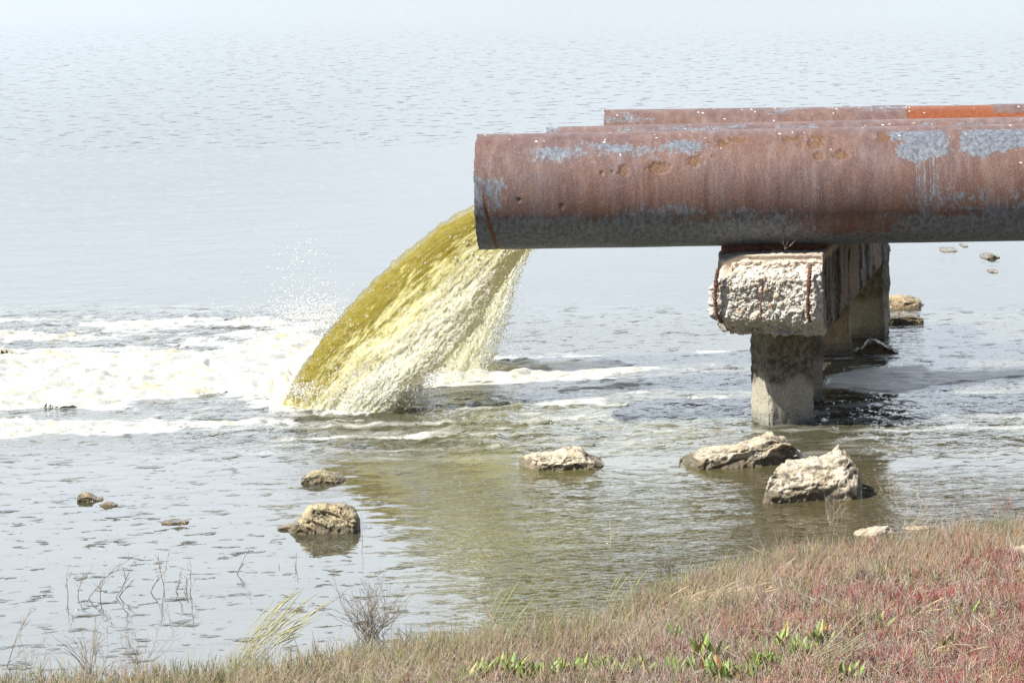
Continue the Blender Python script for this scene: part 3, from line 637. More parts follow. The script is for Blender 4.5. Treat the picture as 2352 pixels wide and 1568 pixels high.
LIME = (.66, .605, .49); TAN = (.55, .46, .30); OLI = (.36, .33, .20); GRY = (.34, .32, .26)
rock('largest pale limestone rock, blocky and rising to the right, nearest the column base', [(1752, 1100), (1757, 1085), (1775, 1076), (1830, 1068), (1868, 1062), (1880, 1052), (1895, 1048), (1905, 1053), (1950, 1035), (1975, 1028), (1984, 1040), (1990, 1075), (1996, 1100), (1994, 1130)], .42, 1158, 1150, LIME, 201, .9, .024, .25, boxy=.75)
rock('long low wedge of pale rock sloping down to the left, just behind the largest rock', [(1525, 1070), (1560, 1062), (1600, 1050), (1680, 1028), (1730, 1016), (1765, 1012), (1790, 1003), (1810, 1006), (1835, 1030), (1852, 1046), (1858, 1062)], .34, 1074, 1080, (.60, .545, .43), 211, .9, .02, .3)
rock('flat yellowish rock awash alone in the middle of the water', [(1188, 1070), (1195, 1050), (1206, 1044), (1290, 1040), (1305, 1032), (1325, 1034), (1346, 1038), (1352, 1054), (1385, 1066), (1392, 1076)], .34, 1083, 1084, (.66, .60, .46), 223, .8, .014, .1)
rock('rounded mossy rock with dark ledges beside a single pale stalk', [(655, 1222), (668, 1206), (690, 1182), (712, 1160), (745, 1152), (765, 1156), (790, 1162), (815, 1182), (827, 1198), (826, 1214)], .30, 1232, 1230, (.50, .44, .28), 231, 1.0, .02, -.5, boxy=.7)
rock('small dark chip of rock touching the left side of the rounded mossy rock', [(634, 1211), (645, 1206), (668, 1204), (690, 1212)], .10, 1217, 1220, (.33, .26, .16), 233, .8, .004, 0, nu=50)
rock('small olive rock low in the water behind the rounded mossy rock', [(682, 1108), (700, 1096), (712, 1084), (735, 1081), (765, 1089), (788, 1100), (792, 1108)], .20, 1112, 1112, (.40, .37, .24), 241, 1.0, .008, 0, nu=70)
rock('small knobbly brown rock farthest left in the water', [(172, 1142), (180, 1129), (196, 1130), (210, 1139), (224, 1148), (234, 1152)], .13, 1152, 1156, (.40, .33, .20), 251, 1.1, .006, 0, nu=60)
rock('low wet lump of rock trailing right of the farthest left rock', [(226, 1158), (240, 1151), (254, 1154), (268, 1163)], .09, 1163, 1166, (.24, .21, .13), 253, 1.0, .02, 0, nu=50)
rock('flat rock barely breaking the surface between the farthest left rock and the dead twigs', [(366, 1202), (385, 1198), (415, 1197), (432, 1201)], .12, 1206, 1204, (.42, .38, .24), 257, .9, .004, 0, nu=50)
rock('orange topped rock showing to the right of the farthest column', [(2010, 690), (2040, 682), (2075, 680), (2100, 680), (2120, 686), (2132, 697)], .35, 714, 705, (.48, .38, .24), 261, .9, .01, 0, nu=70)
rock('dark wet rock below the orange topped rock beside the farthest column', [(2010, 735), (2040, 722), (2070, 718), (2100, 720), (2125, 726), (2129, 738)], .30, 748, 744, (.10, .10, .08), 263, 1.0, .1, 0, nu=70)
rock('black tarry heap under the cap beam in front of the farthest column', [(1962, 812), (1985, 795), (2000, 778), (2015, 776), (2035, 790), (2060, 804), (2072, 812)], .22, 815, 814, (.028, .028, .034), 267, .9, .1, 0, nu=70)
rock('pyramid shaped dark rock far off at the right below the pipe', [(2261, 592), (2272, 584), (2283, 579), (2292, 584), (2304, 595)], .35, 597, 597, (.30, .28, .20), 271, .9, .02, 0, nu=50)
rock('tiny grey rock nearer than the far pyramid shaped rock', [(2272, 624), (2280, 618), (2290, 620), (2295, 626)], .2, 627, 627, (.28, .27, .22), 273, .9, .02, 0, nu=40)
rock('pale brown double hump rock far off near the right end of the beam', [(2166, 578), (2175, 576), (2188, 571), (2200, 573), (2206, 580)], .4, 581, 580, (.42, .36, .27), 275, .9, .01, 0, nu=50)
rock('tiniest far rock just under the pipe edge', [(2213, 568), (2220, 565), (2229, 568)], .3, 570, 569, (.30, .28, .2), 277, .9, .01, 0, nu=40)
def bankrock(label, ol, dep, bL, bR, col=(.66, .60, .47), seed=0, z0=None):
    xm = np.mean([a for a, b in ol]); B = Pz(xm, (bL+bR)/2)
    for _ in range(6): z = float(bankz(np.array(B[0]), np.array(B[1]))); B = Pz(xm, (bL+bR)/2, max(z, 0))
    return rock(label, ol, dep, bL, bR, col, seed, .8, -.5, 0, z0=max(z, 0)-.005, name='stone', nu=60)
bankrock('pale flat stone slab at the water edge, the longer of two side by side', [(1962, 1220), (1978, 1214), (1995, 1216), (2030, 1211), (2055, 1208), (2063, 1212)], .14, 1232, 1234, seed=281)
bankrock('shorter pale stone at the water edge, right of the longer slab', [(2076, 1214), (2090, 1209), (2125, 1207), (2140, 1211)], .10, 1221, 1220, seed=283, col=(.6, .5, .36))
bankrock('pale boulder at the right edge of the photo among red plants', [(2310, 1275), (2322, 1262), (2345, 1255), (2375, 1248), (2400, 1270)], .18, 1302, 1308, seed=285)
bankrock('small whitish stone between the leafy plants and the red ground cover', [(1665, 1478), (1672, 1466), (1688, 1464), (1695, 1476)], .05, 1490, 1490, seed=287)
bankrock('white stone behind the broadest leafy plant', [(1878, 1455), (1885, 1443), (1905, 1440), (1925, 1446), (1930, 1456)], .06, 1470, 1470, seed=289)
bankrock('low white stone high on the red bank', [(2070, 1332), (2085, 1324), (2110, 1328), (2120, 1338)], .06, 1346, 1346, seed=291)
bankrock('pinkish flat stone in the red plants below the water edge slabs', [(2335-0, 1384), (2345, 1380), (2365, 1381), (2375, 1386)], .06, 1394, 1394, seed=293)

# ------------------------------------------------------------------ JETS OF WATER
m, t, p = newmat('jet_water'); jet_mat = m
aa = attr(t, 'aer').outputs['Fac']; uvv = N(t, 'ShaderNodeCombineXYZ'); t.links.new(attr(t, 'fu').outputs['Fac'], uvv.inputs[0]); t.links.new(attr(t, 'fv').outputs['Fac'], uvv.inputs[1])
def fn(sx, sy, d=4, r=.6, dist=0.0):
    mp = N(t, 'ShaderNodeMapping'); mp.inputs['Scale'].default_value = (sx, sy, 1); t.links.new(uvv.outputs[0], mp.inputs[0]); return noise(t, 1, d, r, mp.outputs[0], dist).outputs['Fac']
f1 = fn(7, 16, 6, .65, .6); f2 = fn(22, 60, 4, .65, .3); f3 = fn(60, 130, 2)
k = mth(t, 'ADD', aa, mth(t, 'ADD', mrange(t, f1, .25, .75, -.55, .55), mrange(t, f2, .25, .75, -.35, .35)))
c = mixc(t, mrange(t, k, .25, .62), (.36, .30, .05), (.89, .84, .42)); c = mixc(t, mrange(t, k, .60, 1.25), c, (.98, .975, .84))
t.links.new(c, p.inputs['Base Color']); p.inputs['Roughness'].default_value = .12; p.inputs['IOR'].default_value = 1.33
t.links.new(bump(t, f3, .006, .8, bump(t, f2, .010, 1.0, bump(t, f1, .012, .8))), p.inputs['Normal'])
# ragged transparency only where the sheet is thin
tr = N(t, 'ShaderNodeBsdfTransparent'); ms = N(t, 'ShaderNodeMixShader'); af = attr(t, 'thin').outputs['Fac']
hole = mrange(t, mth(t, 'SUBTRACT', mth(t, 'ADD', mth(t, 'MULTIPLY', f2, .55), mth(t, 'MULTIPLY', f1, .45)), mrange(t, af, 0, 1, -.6, .62)), -.03, .03, 0, 1)
tl_ = N(t, 'ShaderNodeBsdfTranslucent'); t.links.new(c, tl_.inputs[0]); m0 = N(t, 'ShaderNodeMixShader'); m0.inputs[0].default_value = .5; t.links.new(p.outputs[0], m0.inputs[1]); t.links.new(tl_.outputs[0], m0.inputs[2])
t.links.new(hole, ms.inputs[0]); t.links.new(tr.outputs[0], ms.inputs[1]); t.links.new(m0.outputs[0], ms.inputs[2]); t.links.new(ms.outputs[0], t.nodes['Material Output'].inputs[0])
m, t, p = newmat('droplets'); drop_mat = m; t.links.new(attr(t, 'Col').outputs['Color'], p.inputs['Base Color']); p.inputs['Roughness'].default_value = .08; p.inputs['IOR'].default_value = 1.33
tl_ = N(t, 'ShaderNodeBsdfTranslucent'); tl_.inputs[0].default_value = (.97, .97, .95, 1); m0 = N(t, 'ShaderNodeMixShader'); m0.inputs[0].default_value = .5; t.links.new(p.outputs[0], m0.inputs[1]); t.links.new(tl_.outputs[0], m0.inputs[2]); t.links.new(m0.outputs[0], t.nodes['Material Output'].inputs[0])
def spline(pts, n):
    a = np.array(pts, float); d = np.concatenate([[0], np.cumsum(np.linalg.norm(np.diff(a[:, :2], axis=0), axis=1))]); s = np.linspace(0, d[-1], n)
    o = np.stack([np.interp(s, d, a[:, k]) for k in range(a.shape[1])], -1)
    ker = np.hanning(max(5, n//12)); ker /= ker.sum(); pad = len(ker)//2
    for k in range(o.shape[1]): 
        e = np.concatenate([2*o[0, k]-o[pad:0:-1, k], o[:, k], 2*o[-1, k]-o[-2:-pad-2:-1, k]]); o[:, k] = np.convolve(e, ker, 'valid')[:n]
    return o
def jet(label, U, Wd, half, seed, aerf, thinf, nd, dcol):
    n, mm = 210, 200; Uc = spline(U, n); Wc = spline(Wd, n)
    ph = np.linspace(0, 2*np.pi, mm, endpoint=False); v = .5-.5*np.cos(ph); sd = -np.sin(ph)       # v 0 at fast edge, 1 at slow edge; sd>0 back
    a = np.linspace(0, 1, n)
    PXc = Uc[:, None, 0]*(1-v)+Wc[:, None, 0]*v; PYc = Uc[:, None, 1]*(1-v)+Wc[:, None, 1]*v; YY = Uc[:, None, 2]*(1-v)+Wc[:, None, 2]*v
    ray_ = fwd+rgt*((PXc-1176)/F)[..., None]+upv*((784-PYc)/F)[..., None]
    P0 = cam_pos+ray_*(YY/ray_[..., 1])[..., None]
    A = np.broadcast_to(a[:, None], PXc.shape); Vv = np.broadcast_to(v[None], PXc.shape)
    length = 1.5
    dep = half*(np.abs(sd)**.28)*np.sign(sd)*(.9+.25*A)
    dn = .9*fbm(A*7, Vv*7, sd[None]*.8+A*0, 2, seed)+.45*fbm(A*22, Vv*30, sd[None]*2, 3, seed+4, .6)
    P = P0.copy(); P[..., 1] += dep-.30*Vv*ss(0, .8, A)+.05
    nrm = np.stack([np.cos(ph)*-.75, sd, np.cos(ph)*.65], -1)[None]
    dn = dn+1.3*np.clip(fbm(A*34, Vv*5, sd[None]*3, 3, seed+8, .6), -.3, 1)*ss(.22, .0, Vv); amp = (.013+.018*Vv)*(.35+.65*A)*ss(0, .08, A)
    P = P+nrm*(dn*amp)[..., None]
    root = empty('water_jet', P0[0].mean(0)); tag(root, label, 'water jet', 'jets of water from the pipes')
    aer = aerf(A, Vv); thin = thinf(A, Vv)
    T_ = np.gradient(P, axis=0); T_ /= np.linalg.norm(T_, axis=2)[..., None]+1e-9
    mesh('stream', P.reshape(-1, 3), gridq(n, mm, True), None, jet_mat, root, attrs=dict(aer=aer, thin=thin, fu=A*1.6, fv=Vv*1.0+sd[None]*.13+A*0))
    # torn drops and filaments riding on the sheet
    r = np.random.default_rng(seed)
    i = (r.beta(1.6, 1.0, nd)*(n-1)).astype(int); j = r.integers(0, mm, nd)
    pw = .06+.94*np.clip(v[j]*1.3, 0, 1)**1.6; keep = r.random(nd) < pw; i, j = i[keep], j[keep]
    Pp = P[i, j]+nrm[0, j]*r.exponential(.007, len(i))[:, None]+r.normal(0, .006, (len(i), 3)); Tt = T_[i, j]+r.normal(0, .25, (len(i), 3))
    sz = np.clip(r.lognormal(math.log(.0015), .45, len(i)), .001, .006)
    cl = np.array(dcol[0])*(1-.3*r.random((len(i), 1)))+np.array(dcol[0]) * 0 * r.random((len(i), 1)); cl = np.where(r.random((len(i), 1)) < .75, [.96, .96, .93], cl)
    V, T, cc = blobs(Pp, np.stack([sz*r.uniform(1, 4, len(i)), sz, sz], -1), Tt, np.clip(cl, 0, .97), OCT, .2, r)
    mb = MB(); mb.add(V, None, T, cc); tag(mb.build('droplets', drop_mat, root), kind='stuff')
yA = L2[1]
UA = [(1275, 432, yA), (1180, 440, yA), (1088, 476, yA+.02), (1000, 528, yA+.03), (920, 592, yA+.05), (850, 655, yA+.07), (790, 722, yA+.09), (735, 790, yA+.1), (690, 850, yA+.11), (664, 895, yA+.12), (655, 925, yA+.12)]
WA = [(1275, 525, yA), (1215, 560, yA), (1175, 615, yA+.02), (1130, 680, yA+.04), (1090, 740, yA+.06), (1035, 795, yA+.08), (972, 850, yA+.1), (915, 890, yA+.11), (875, 925, yA+.12)]
jet('larger dense olive yellow jet arcing left and breaking into white at its foot', UA, WA, .19, 301,
    lambda A, V: np.clip(-.22+2.1*V+.3*A*V+(.5*ss(.93, 1, A)), -.3, 1.3)-.75*np.exp(-((V-.62)/.13)**2)*ss(.45, .1, A),
    lambda A, V: .02+.85*ss(.78, 1.0, V)*ss(.05, .35, A), 15000, ((.75, .68, .25), (.0, .0, .0)))
yB = L3[1]
UB = [(1400, 395, yB), (1300, 425, yB), (1190, 490, yB+.05), (1100, 570, yB+.12), (1040, 660, yB+.2), (990, 750, yB+.28), (950, 830, yB+.35), (935, 860, yB+.38)]
WB = [(1400, 490, yB), (1300, 505, yB), (1222, 560, yB+.05), (1190, 620, yB+.12), (1170, 690, yB+.2), (1145, 760, yB+.28), (1125, 815, yB+.35), (1115, 845, yB+.38)]
jet('smaller pale jet falling behind the large one, with clear ragged wisps on its right', UB, WB, .15, 331,
    lambda A, V: .50+.6*V+.2*A, lambda A, V: .22+.75*ss(.25, 1.0, V)*ss(.15, .5, A), 12000, ((.8, .76, .42), (.0, .0, .0)))
# splash crowns and loose spray
def spray(label, gens, seed):
    r = np.random.default_rng(seed); mb = MB()
    for (px, py, sx, sy, Yd, n, s0, s1) in gens:
        a = px+r.normal(0, sx, n); b = py+r.normal(0, sy, n); yy = Yd+r.normal(0, .14, n)
        P = np.array([PY(x, y, z) for x, y, z in zip(a, b, yy)]); P[:, 2] = np.where(P[:, 2] < .005, .005+r.exponential(.02, n), P[:, 2])
        sz = np.exp(r.uniform(math.log(s0), math.log(s1), n))
        V, T, cc = blobs(P, np.stack([sz*r.uniform(1, 1.7, n), sz, sz], -1), None, np.full((n, 3), .95), OCT, .15, r); mb.add(V, None, T, cc)
    return tag(mb.build('spray', drop_mat), label, 'spray', kind='stuff')
spray('fine white drops thrown up over the foam left of the large jet', [(700, 650, 45, 60, 14.35, 150, .002, .0058), (720, 720, 55, 28, 14.4, 1300, .0012, .0046), (690, 600, 30, 30, 14.3, 30, .002, .005), (760, 740, 45, 22, 14.4, 1500, .001, .0045), (640, 720, 50, 25, 14.5, 130, .0012, .004), (500, 700, 100, 30, 14.6, 30, .0012, .003)], 351)
spray('white spray boiling round the foot of the large jet', [(690, 895, 24, 14, 14.25, 2500, .001, .004), (800, 903, 70, 12, 14.2, 7000, .001, .004), (870, 885, 50, 22, 14.15, 6000, .001, .004), (940, 885, 30, 20, 14.1, 3000, .0008, .003), (850, 850, 60, 35, 14.1, 3500, .0008, .003), (950, 800, 50, 50, 14.1, 2500, .0008, .003), (1040, 720, 50, 60, 14.1, 1800, .0008, .0025)], 353)
spray('thin pale spray at the foot of the smaller jet', [(1050, 835, 45, 14, 15.2, 3500, .001, .003), (1100, 780, 40, 35, 15.1, 1800, .0008, .003), (1150, 720, 25, 60, 15.1, 900, .0008, .003)], 357)

# ------------------------------------------------------------------ PLANTS
m, t, p = newmat('plant'); plant_mat = m; ca = attr(t, 'Col'); n1 = noise(t, 60, 3)
t.links.new(mixc(t, mrange(t, n1.outputs['Fac'], .35, .7, 0, .35), ca.outputs['Color'], (.45, .40, .30)), p.inputs['Base Color']); p.inputs['Roughness'].default_value = .55; p.inputs['Specular IOR Level'].default_value = .3
def stems(mb, P, D, H, Rr, C, bend=.25, rr=rng, segs=3):
    """many 3-sided tapering stems. P base (n,3), D unit direction, H height, Rr radius, C colour (n,3)"""
    n = len(P); side = np.cross(D, rr.normal(size=(n, 3))); side /= np.linalg.norm(side, axis=1)[:, None]+1e-9; s2 = np.cross(D, side)
    bdir = rr.normal(size=(n, 3)); bdir[:, 2] = np.abs(bdir[:, 2])*.5
    rows = []; cols = []
    for k in range(segs):
        f = k/(segs-1); c = P+D*(H*f)[:, None]+bdir*(bend*H*f*f)[:, None]; rad = Rr*(1-.65*f)
        for q in range(3):
            a = q*2.0944; rows.append(c+(side*math.cos(a)+s2*math.sin(a))*rad[:, None]); cols.append(C*(0.9+.2*f))
    V = np.stack(rows, 1); nv = segs*3; Q = []
    for k in range(segs-1):
        for q in range(3): Q.append((k*3+q, k*3+(q+1) % 3, (k+1)*3+(q+1) % 3, (k+1)*3+q))
    Q = (np.array(Q)[None]+(np.arange(n)*nv)[:, None, None]).reshape(-1, 4)
    mb.add(V.reshape(-1, 3), Q, None, np.clip(np.stack(cols, 1).reshape(-1, 3), .01, .9))
r = np.random.default_rng(77)
n0 = 150000
gx = r.uniform(-2.6, 3.0, n0); gy = r.uniform(7.9, 11.8, n0); d = shoreY(gx)-gy
pxx, pyy = proj(gx, gy, np.maximum(bankz(gx, gy), 0))
dens = ss(-.30, .26, d+.10*fbm(gx*2.2, gy*2.2, 0, 3, 401))*(.55+.45*ss(-.4, .2, fbm(gx*5, gy*5, 0, 2, 402)))
leftthin = 1-.35*ss(1100, 500, pxx)
keep = (r.random(n0) < dens*leftthin) & (pyy < 1640) & (pxx > -80) & (pxx < 2430)
gx, gy, d, pxx, pyy = gx[keep], gy[keep], d[keep], pxx[keep], pyy[keep]; n = len(gx); print('stems', n)
gz = np.maximum(bankz(gx, gy), -.03)
C_RED = np.array([.38, .095, .10]); C_PNK = np.array([.46, .24, .21]); C_BRN = np.array([.32, .22, .18]); C_GRY = np.array([.42, .37, .31]); C_GRN = np.array([.23, .27, .08]); C_TAN = np.array([.46, .36, .19]); C_ORG = np.array([.36, .17, .09])
nA = fbm(gx*1.3, gy*1.9, 0, 4, 411); nB = fbm(gx*2.1, gy*2.6, 0, 3, 412)
wR = 1.7*ss(1800, 2450, pxx+.9*(pyy-1350)+420*nA)*ss(.1, .6, d); wO = .55*ss(.7, .15, d)*ss(1300, 1900, pxx); wG = .22+.25*ss(1500, 900, pxx)+.85*ss(.35, -.05, d)*ss(1900, 1100, pxx)+.2*ss(.3, 0, d); wB = .55+.5*ss(.2, .7, nB+.3); wY = .65+.2*ss(0, .5, nB); wT = .30*np.ones(n); wP = .30+.8*ss(1300, 2100, pxx)*ss(.2, -.4, nB)
Wt = np.stack([wR, wP, wB, wY, wG, wT, wO], -1); Wt = Wt*np.exp(1.5*np.stack([fbm(gx*3.1, gy*3.6, k*9.3, 3, 430+k) for k in range(7)], -1)); Wt /= Wt.sum(1)[:, None]; ch_ = (r.random((n, 1)) > np.cumsum(Wt, 1)).sum(1).clip(0, 6)
Cc = np.stack([C_RED, C_PNK, C_BRN, C_GRY, C_GRN, C_TAN, C_ORG])[ch_]*r.uniform(.65, 1.4, (n, 1))
Hh = r.uniform(.025, .075, n)*(1+.35*ss(.3, 0, d))*(1+.55*np.clip(fbm(gx*3.5, gy*3.5, 0, 3, 441), -.7, 1)); D = np.stack([r.normal(.06, .22, n), r.normal(0, .2, n), np.ones(n)], -1); D /= np.linalg.norm(D, axis=1)[:, None]
P = np.stack([gx, gy, gz], -1)
mb = MB(); stems(mb, P, D, Hh, r.uniform(.0012, .0024, n), Cc, .15, r)
for rep in range(2):
    f = r.uniform(.25, .7, n); sel = r.random(n) < .7; Db = D+r.normal(0, .55, (n, 3)); Db[:, 2] = np.abs(Db[:, 2])+.4; Db /= np.linalg.norm(Db, axis=1)[:, None]
    stems(mb, (P+D*(Hh*f)[:, None])[sel], Db[sel], (Hh*r.uniform(.35, .7, n))[sel], r.uniform(.001, .0020, n)[sel], Cc[sel]*r.uniform(.85, 1.2, (sel.sum(), 1)), .2, r)
# bleached dead twigs lying through the mat
nn_ = 4200; sel = r.integers(0, n, nn_); Dd = np.stack([r.normal(.2, 1, nn_), r.normal(0, .6, nn_), np.abs(r.normal(.15, .45, nn_))], -1); Dd /= np.linalg.norm(Dd, axis=1)[:, None]
stems(mb, P[sel]+np.stack([0*sel, 0*sel, r.uniform(.01, .05, nn_)], -1), Dd, r.uniform(.02, .08, nn_), r.uniform(.0006, .0013, nn_), np.array([.56, .50, .42])*r.uniform(.6, 1.3, (nn_, 1)), .3, r)
ns_ = 5200; xs_ = r.uniform(-2.4, 2.2, ns_); ds_ = r.normal(.06, .07, ns_); yy_ = shoreY(xs_)-ds_; cl_ = fbm(xs_*4, yy_*4, 0, 2, 421) > r.uniform(-.5, .5, ns_); xs_, yy_ = xs_[cl_], yy_[cl_]; ns_ = len(xs_)
Dd = np.stack([r.normal(.04, .1, ns_), r.normal(0, .1, ns_), np.ones(ns_)], -1); Dd /= np.linalg.norm(Dd, axis=1)[:, None]
stems(mb, np.stack([xs_, yy_, np.maximum(bankz(xs_, yy_), -.03)], -1), Dd, r.uniform(.05, .10, ns_), r.uniform(.0016, .0027, ns_), np.where(r.random((ns_, 1)) < .6, C_GRN, C_GRY*.8)*r.uniform(.7, 1.2, (ns_, 1)), .12, r)
# dry upright grass with the lean of the wind
ng = 6000; sel = np.argsort(np.abs(d-.15)+r.exponential(.35, n))[:ng]; Dd = np.stack([r.normal(.55, .3, ng), r.normal(0, .2, ng), np.ones(ng)], -1); Dd /= np.linalg.norm(Dd, axis=1)[:, None]
stems(mb, P[sel], Dd, r.uniform(.05, .14, ng), r.uniform(.0006, .0011, ng), np.where(r.random((ng, 1)) < .5, C_TAN*1.15, C_GRY*1.1)*r.uniform(.7, 1.2, (ng, 1)), .3, r)
tag(mb.build('ground_cover', plant_mat), 'matted red, brown and green glasswort stems covering the bank', 'ground cover', kind='stuff')

def ground_pt(px, py, inwater=False):
    B = Pz(px, py)
    if inwater: return B
    for _ in range(8): z = max(float(bankz(np.array(B[0]), np.array(B[1]))), 0); B = Pz(px, py, z)
    return B
def twig(mb, P, D, L, R_, depth, rr, col, spread=.5, n=6, crook=.12):
    D = D/np.linalg.norm(D); pts = [P]; d = D.copy(); st = L/n
    for k in range(n):
        d = d+rr.normal(0, crook, 3); d /= np.linalg.norm(d); pts.append(pts[-1]+d*st)
    tube(mb, pts, np.linspace(R_, R_*.45, n+1), 3, col)
    if depth > 0:
        for k in range(rr.integers(2, 5)):
            i = rr.integers(1, n+1); dd = d+rr.normal(0, spread, 3); dd[2] = abs(dd[2])*.8+.2
            twig(mb, pts[i], dd, L*rr.uniform(.3, .6), R_*.6, depth-1, rr, col, spread, max(3, n-2), crook)
def bush(name, label, cat, px, py, stalks, L, col, depth, lean=(0, 0), spread=.5, R_=.0016, inwater=False, seed=0, group=None, width=.02, fan=.35, crook=.12):
    rr = np.random.default_rng(seed); B = ground_pt(px, py, inwater); mb = MB()
    for k in range(stalks):
        D = np.array([lean[0]+rr.normal(0, fan), lean[1]+rr.normal(0, fan*.6), 1.0]); P = B+np.array([rr.normal(0, width), rr.normal(0, width), -.01])
        twig(mb, P, D, L*rr.uniform(.65, 1.05), R_, depth, rr, np.array(col)*rr.uniform(.75, 1.2), spread, 7, crook)
    o = mb.build(name, plant_mat); return tag(o, label, cat, group)
DK = (.17, .13, .11); GY = (.30, .25, .21); PALE = (.52, .45, .36)
bush('shrub', 'bare grey brown shrub at the water edge, the densest and tallest', 'shrub', 850, 1462, 46, .165, (.21, .165, .14), 2, (.05, 0), .55, .0014, seed=501, width=.02, fan=.38)
bush('shrub', 'wiry grey shrub at the bottom left corner of the photo', 'shrub', 215, 1560, 16, .18, GY, 2, (.05, 0), .4, .0014, seed=503, fan=.3)
bush('shrub', 'sparse grey shrub with forked tips second from the bottom left', 'shrub', 325, 1550, 10, .16, GY, 2, (.15, 0), .4, .0014, seed=505, fan=.3)
bush('shrub', 'thin leaning dry shrub cut by the left photo edge', 'shrub', 40, 1560, 9, .16, GY, 1, (.35, 0), .3, .001, seed=507, fan=.25)
bush('shrub', 'small dark brown shrub standing just off the bank in mid water', 'shrub', 1530, 1310, 16, .075, DK, 2, (0, 0), .5, .0011, True, 509, width=.012)
bush('shrub', 'dark shrub with thin spikes among green shoots at the bottom middle', 'shrub', 1115, 1500, 12, .09, DK, 2, (0, 0), .3, .0011, seed=511, fan=.15)
bush('shrub', 'bleached tangle of bare twigs right of the largest rock', 'shrub', 2050, 1128, 11, .075, PALE, 2, (0, 0), .9, .0011, True, 513, fan=.8)
bush('shrub', 'pale bare shrub rising behind the water edge slabs', 'shrub', 2110, 1212, 18, .12, PALE, 2, (.1, 0), .5, .001, True, 515, fan=.5, width=.05)
bush('shrub', 'grey dry shrub at the front foot of the largest rock', 'shrub', 1915, 1205, 6, .11, GY, 2, (.2, 0), .4, .0009, True, 517, fan=.3)
bush('shrub', 'straggling reddish brown shrub in the shallows at the right edge', 'shrub', 2300, 1180, 16, .10, (.30, .17, .13), 2, (0, 0), .5, .001, True, 519, fan=.4, width=.07)
bush('shrub', 'dry bush of twigs in the shallows between the slabs and the right edge', 'shrub', 2215, 1190, 10, .11, GY, 2, (.1, 0), .5, .001, True, 521, fan=.4, width=.04)
tw = [(155, 1368, .09, .1, 'leftmost forked dead twig standing in the water'), (172, 1370, .085, .25, 'dead twig with a curled tip just right of the leftmost one'), (200, 1375, .13, .45, 'tall slanting dead twig of the left cluster'),
      (228, 1372, .075, 0, 'short dead twig standing between two slanting ones'), (262, 1370, .075, .3, 'bushiest of the dead twigs in the water'), (345, 1358, .11, .5, 'long dead twig leaning right by the upright one'),
      (377, 1350, .15, .05, 'tallest upright dead twig in the water'), (407, 1358, .06, .05, 'dead twig right of the tallest upright one'), (425, 1360, .05, .3, 'low crooked dead twig inside the right hand group'), (440, 1362, .085, .2, 'last dead twig on the right of the cluster'),
      (545, 1318, .065, .55, 'lone dead twig slanting towards the mossy rock'), (643, 1302, .02, .1, 'tiny dark stub below the mossy rock'), (680, 1300, .05, .2, 'small forked twig under the mossy rock'), (15, 1528, .13, .6, 'dead twig leaning at the left photo edge')]
for i, (a, b, L, ln_, lb) in enumerate(tw):
    bush('twig', lb, 'twig', a, b, 2 if i in (4, 8) else 1, L*1.3, (.15, .11, .085) if i % 3 else (.34, .27, .21), 2 if i not in (11,) else 0, (ln_, 0), .35, .0021, True, 530+i, 'dead twigs standing in the water', .006, .1, .1)
# pale stalk by the mossy rock
mb = MB(); B = Pz(829, 1228); P = [B+np.array([.002*k+.003*math.sin(k), 0, -.01+.0175*k])-np.array([.0007*k*k*.3, 0, 0]) for k in range(11)]; tube(mb, P, np.linspace(.0013, .0006, 11), 4, (.62, .52, .42))
tag(mb.build('stalk', plant_mat), 'single tall pale stalk standing against the right side of the mossy rock', 'stalk')
mb = MB(); B = Pz(1403, 1255); rr = np.random.default_rng(9); twig(mb, B, np.array([.05, 0, 1.]), .10, .0012, 1, rr, (.55, .5, .42), .4)
tag(mb.build('stalk', plant_mat), 'thin forked pale stalk alone in the rippled water below the flat rock', 'stalk')
# bent grasses
def grass(label, px, py, n, L, lean, col, seed, width=.03, inwater=False, group='tufts of long grass leaning right', ears=True):
    rr = np.random.default_rng(seed); B = ground_pt(px, py, inwater); mb = MB()
    for k in range(n):
        l = L*rr.uniform(.55, 1.05); le = lean*rr.uniform(.7, 1.25); m_ = 12; d0 = np.array([le*.55+rr.normal(0, .06), rr.normal(0, .12), 1.0]); P = [B+np.array([rr.normal(0, width), rr.normal(0, width*.6), -.01])]
        d = d0/np.linalg.norm(d0)
        for q in range(m_): 
            d = d+np.array([le*.06, 0, -.035*le]); d /= np.linalg.norm(d); P.append(P[-1]+d*l/m_)
        rad = np.linspace(.0008, .0004, m_+1)
        if ears and rr.random() < .7: rad[-5:] = [.0009, .0016, .0018, .0014, .0005]
        tube(mb, P, rad, 4, np.array(col)*rr.uniform(.8, 1.2))
    return tag(mb.build('grass_tuft', plant_mat), label, 'grass', group)
GT = (.40, .38, .17); TT = (.58, .46, .26)
grass('tall yellow green grass tuft sweeping right over the water, left of the densest shrub', 545, 1550, 52, .36, .85, GT, 601, .035)
grass('slim green grass tuft with long thin tips beside the dark spiky shrub', 1130, 1510, 14, .30, .5, (.30, .32, .12), 603, .03)
grass('green reedy grass tuft at the middle shoreline', 1410, 1400, 12, .16, .45, (.33, .33, .13), 605, .05)
grass('tan grass tuft arching over the water at the middle right shoreline', 1500, 1415, 26, .20, 1.2, TT, 607, .06)
grass('dense straw coloured tuft arching right near the centre of the bank', 1640, 1400, 30, .20, 1.3, TT, 609, .07)
grass('grey green tuft rising from the lower bank, sweeping to the upper right', 1865, 1560, 22, .26, .9, (.28, .27, .15), 611, .03)
grass('straw tuft in the red plants at the right', 2090, 1430, 12, .18, 1.4, TT, 613, .08)
grass('straw tuft lowest at the right, among the deepest red plants', 2180, 1520, 10, .17, 1.5, TT, 615, .08)
grass('thin pale tuft below the water edge slabs', 1840, 1330, 14, .17, 1.1, (.55, .47, .33), 617, .07)
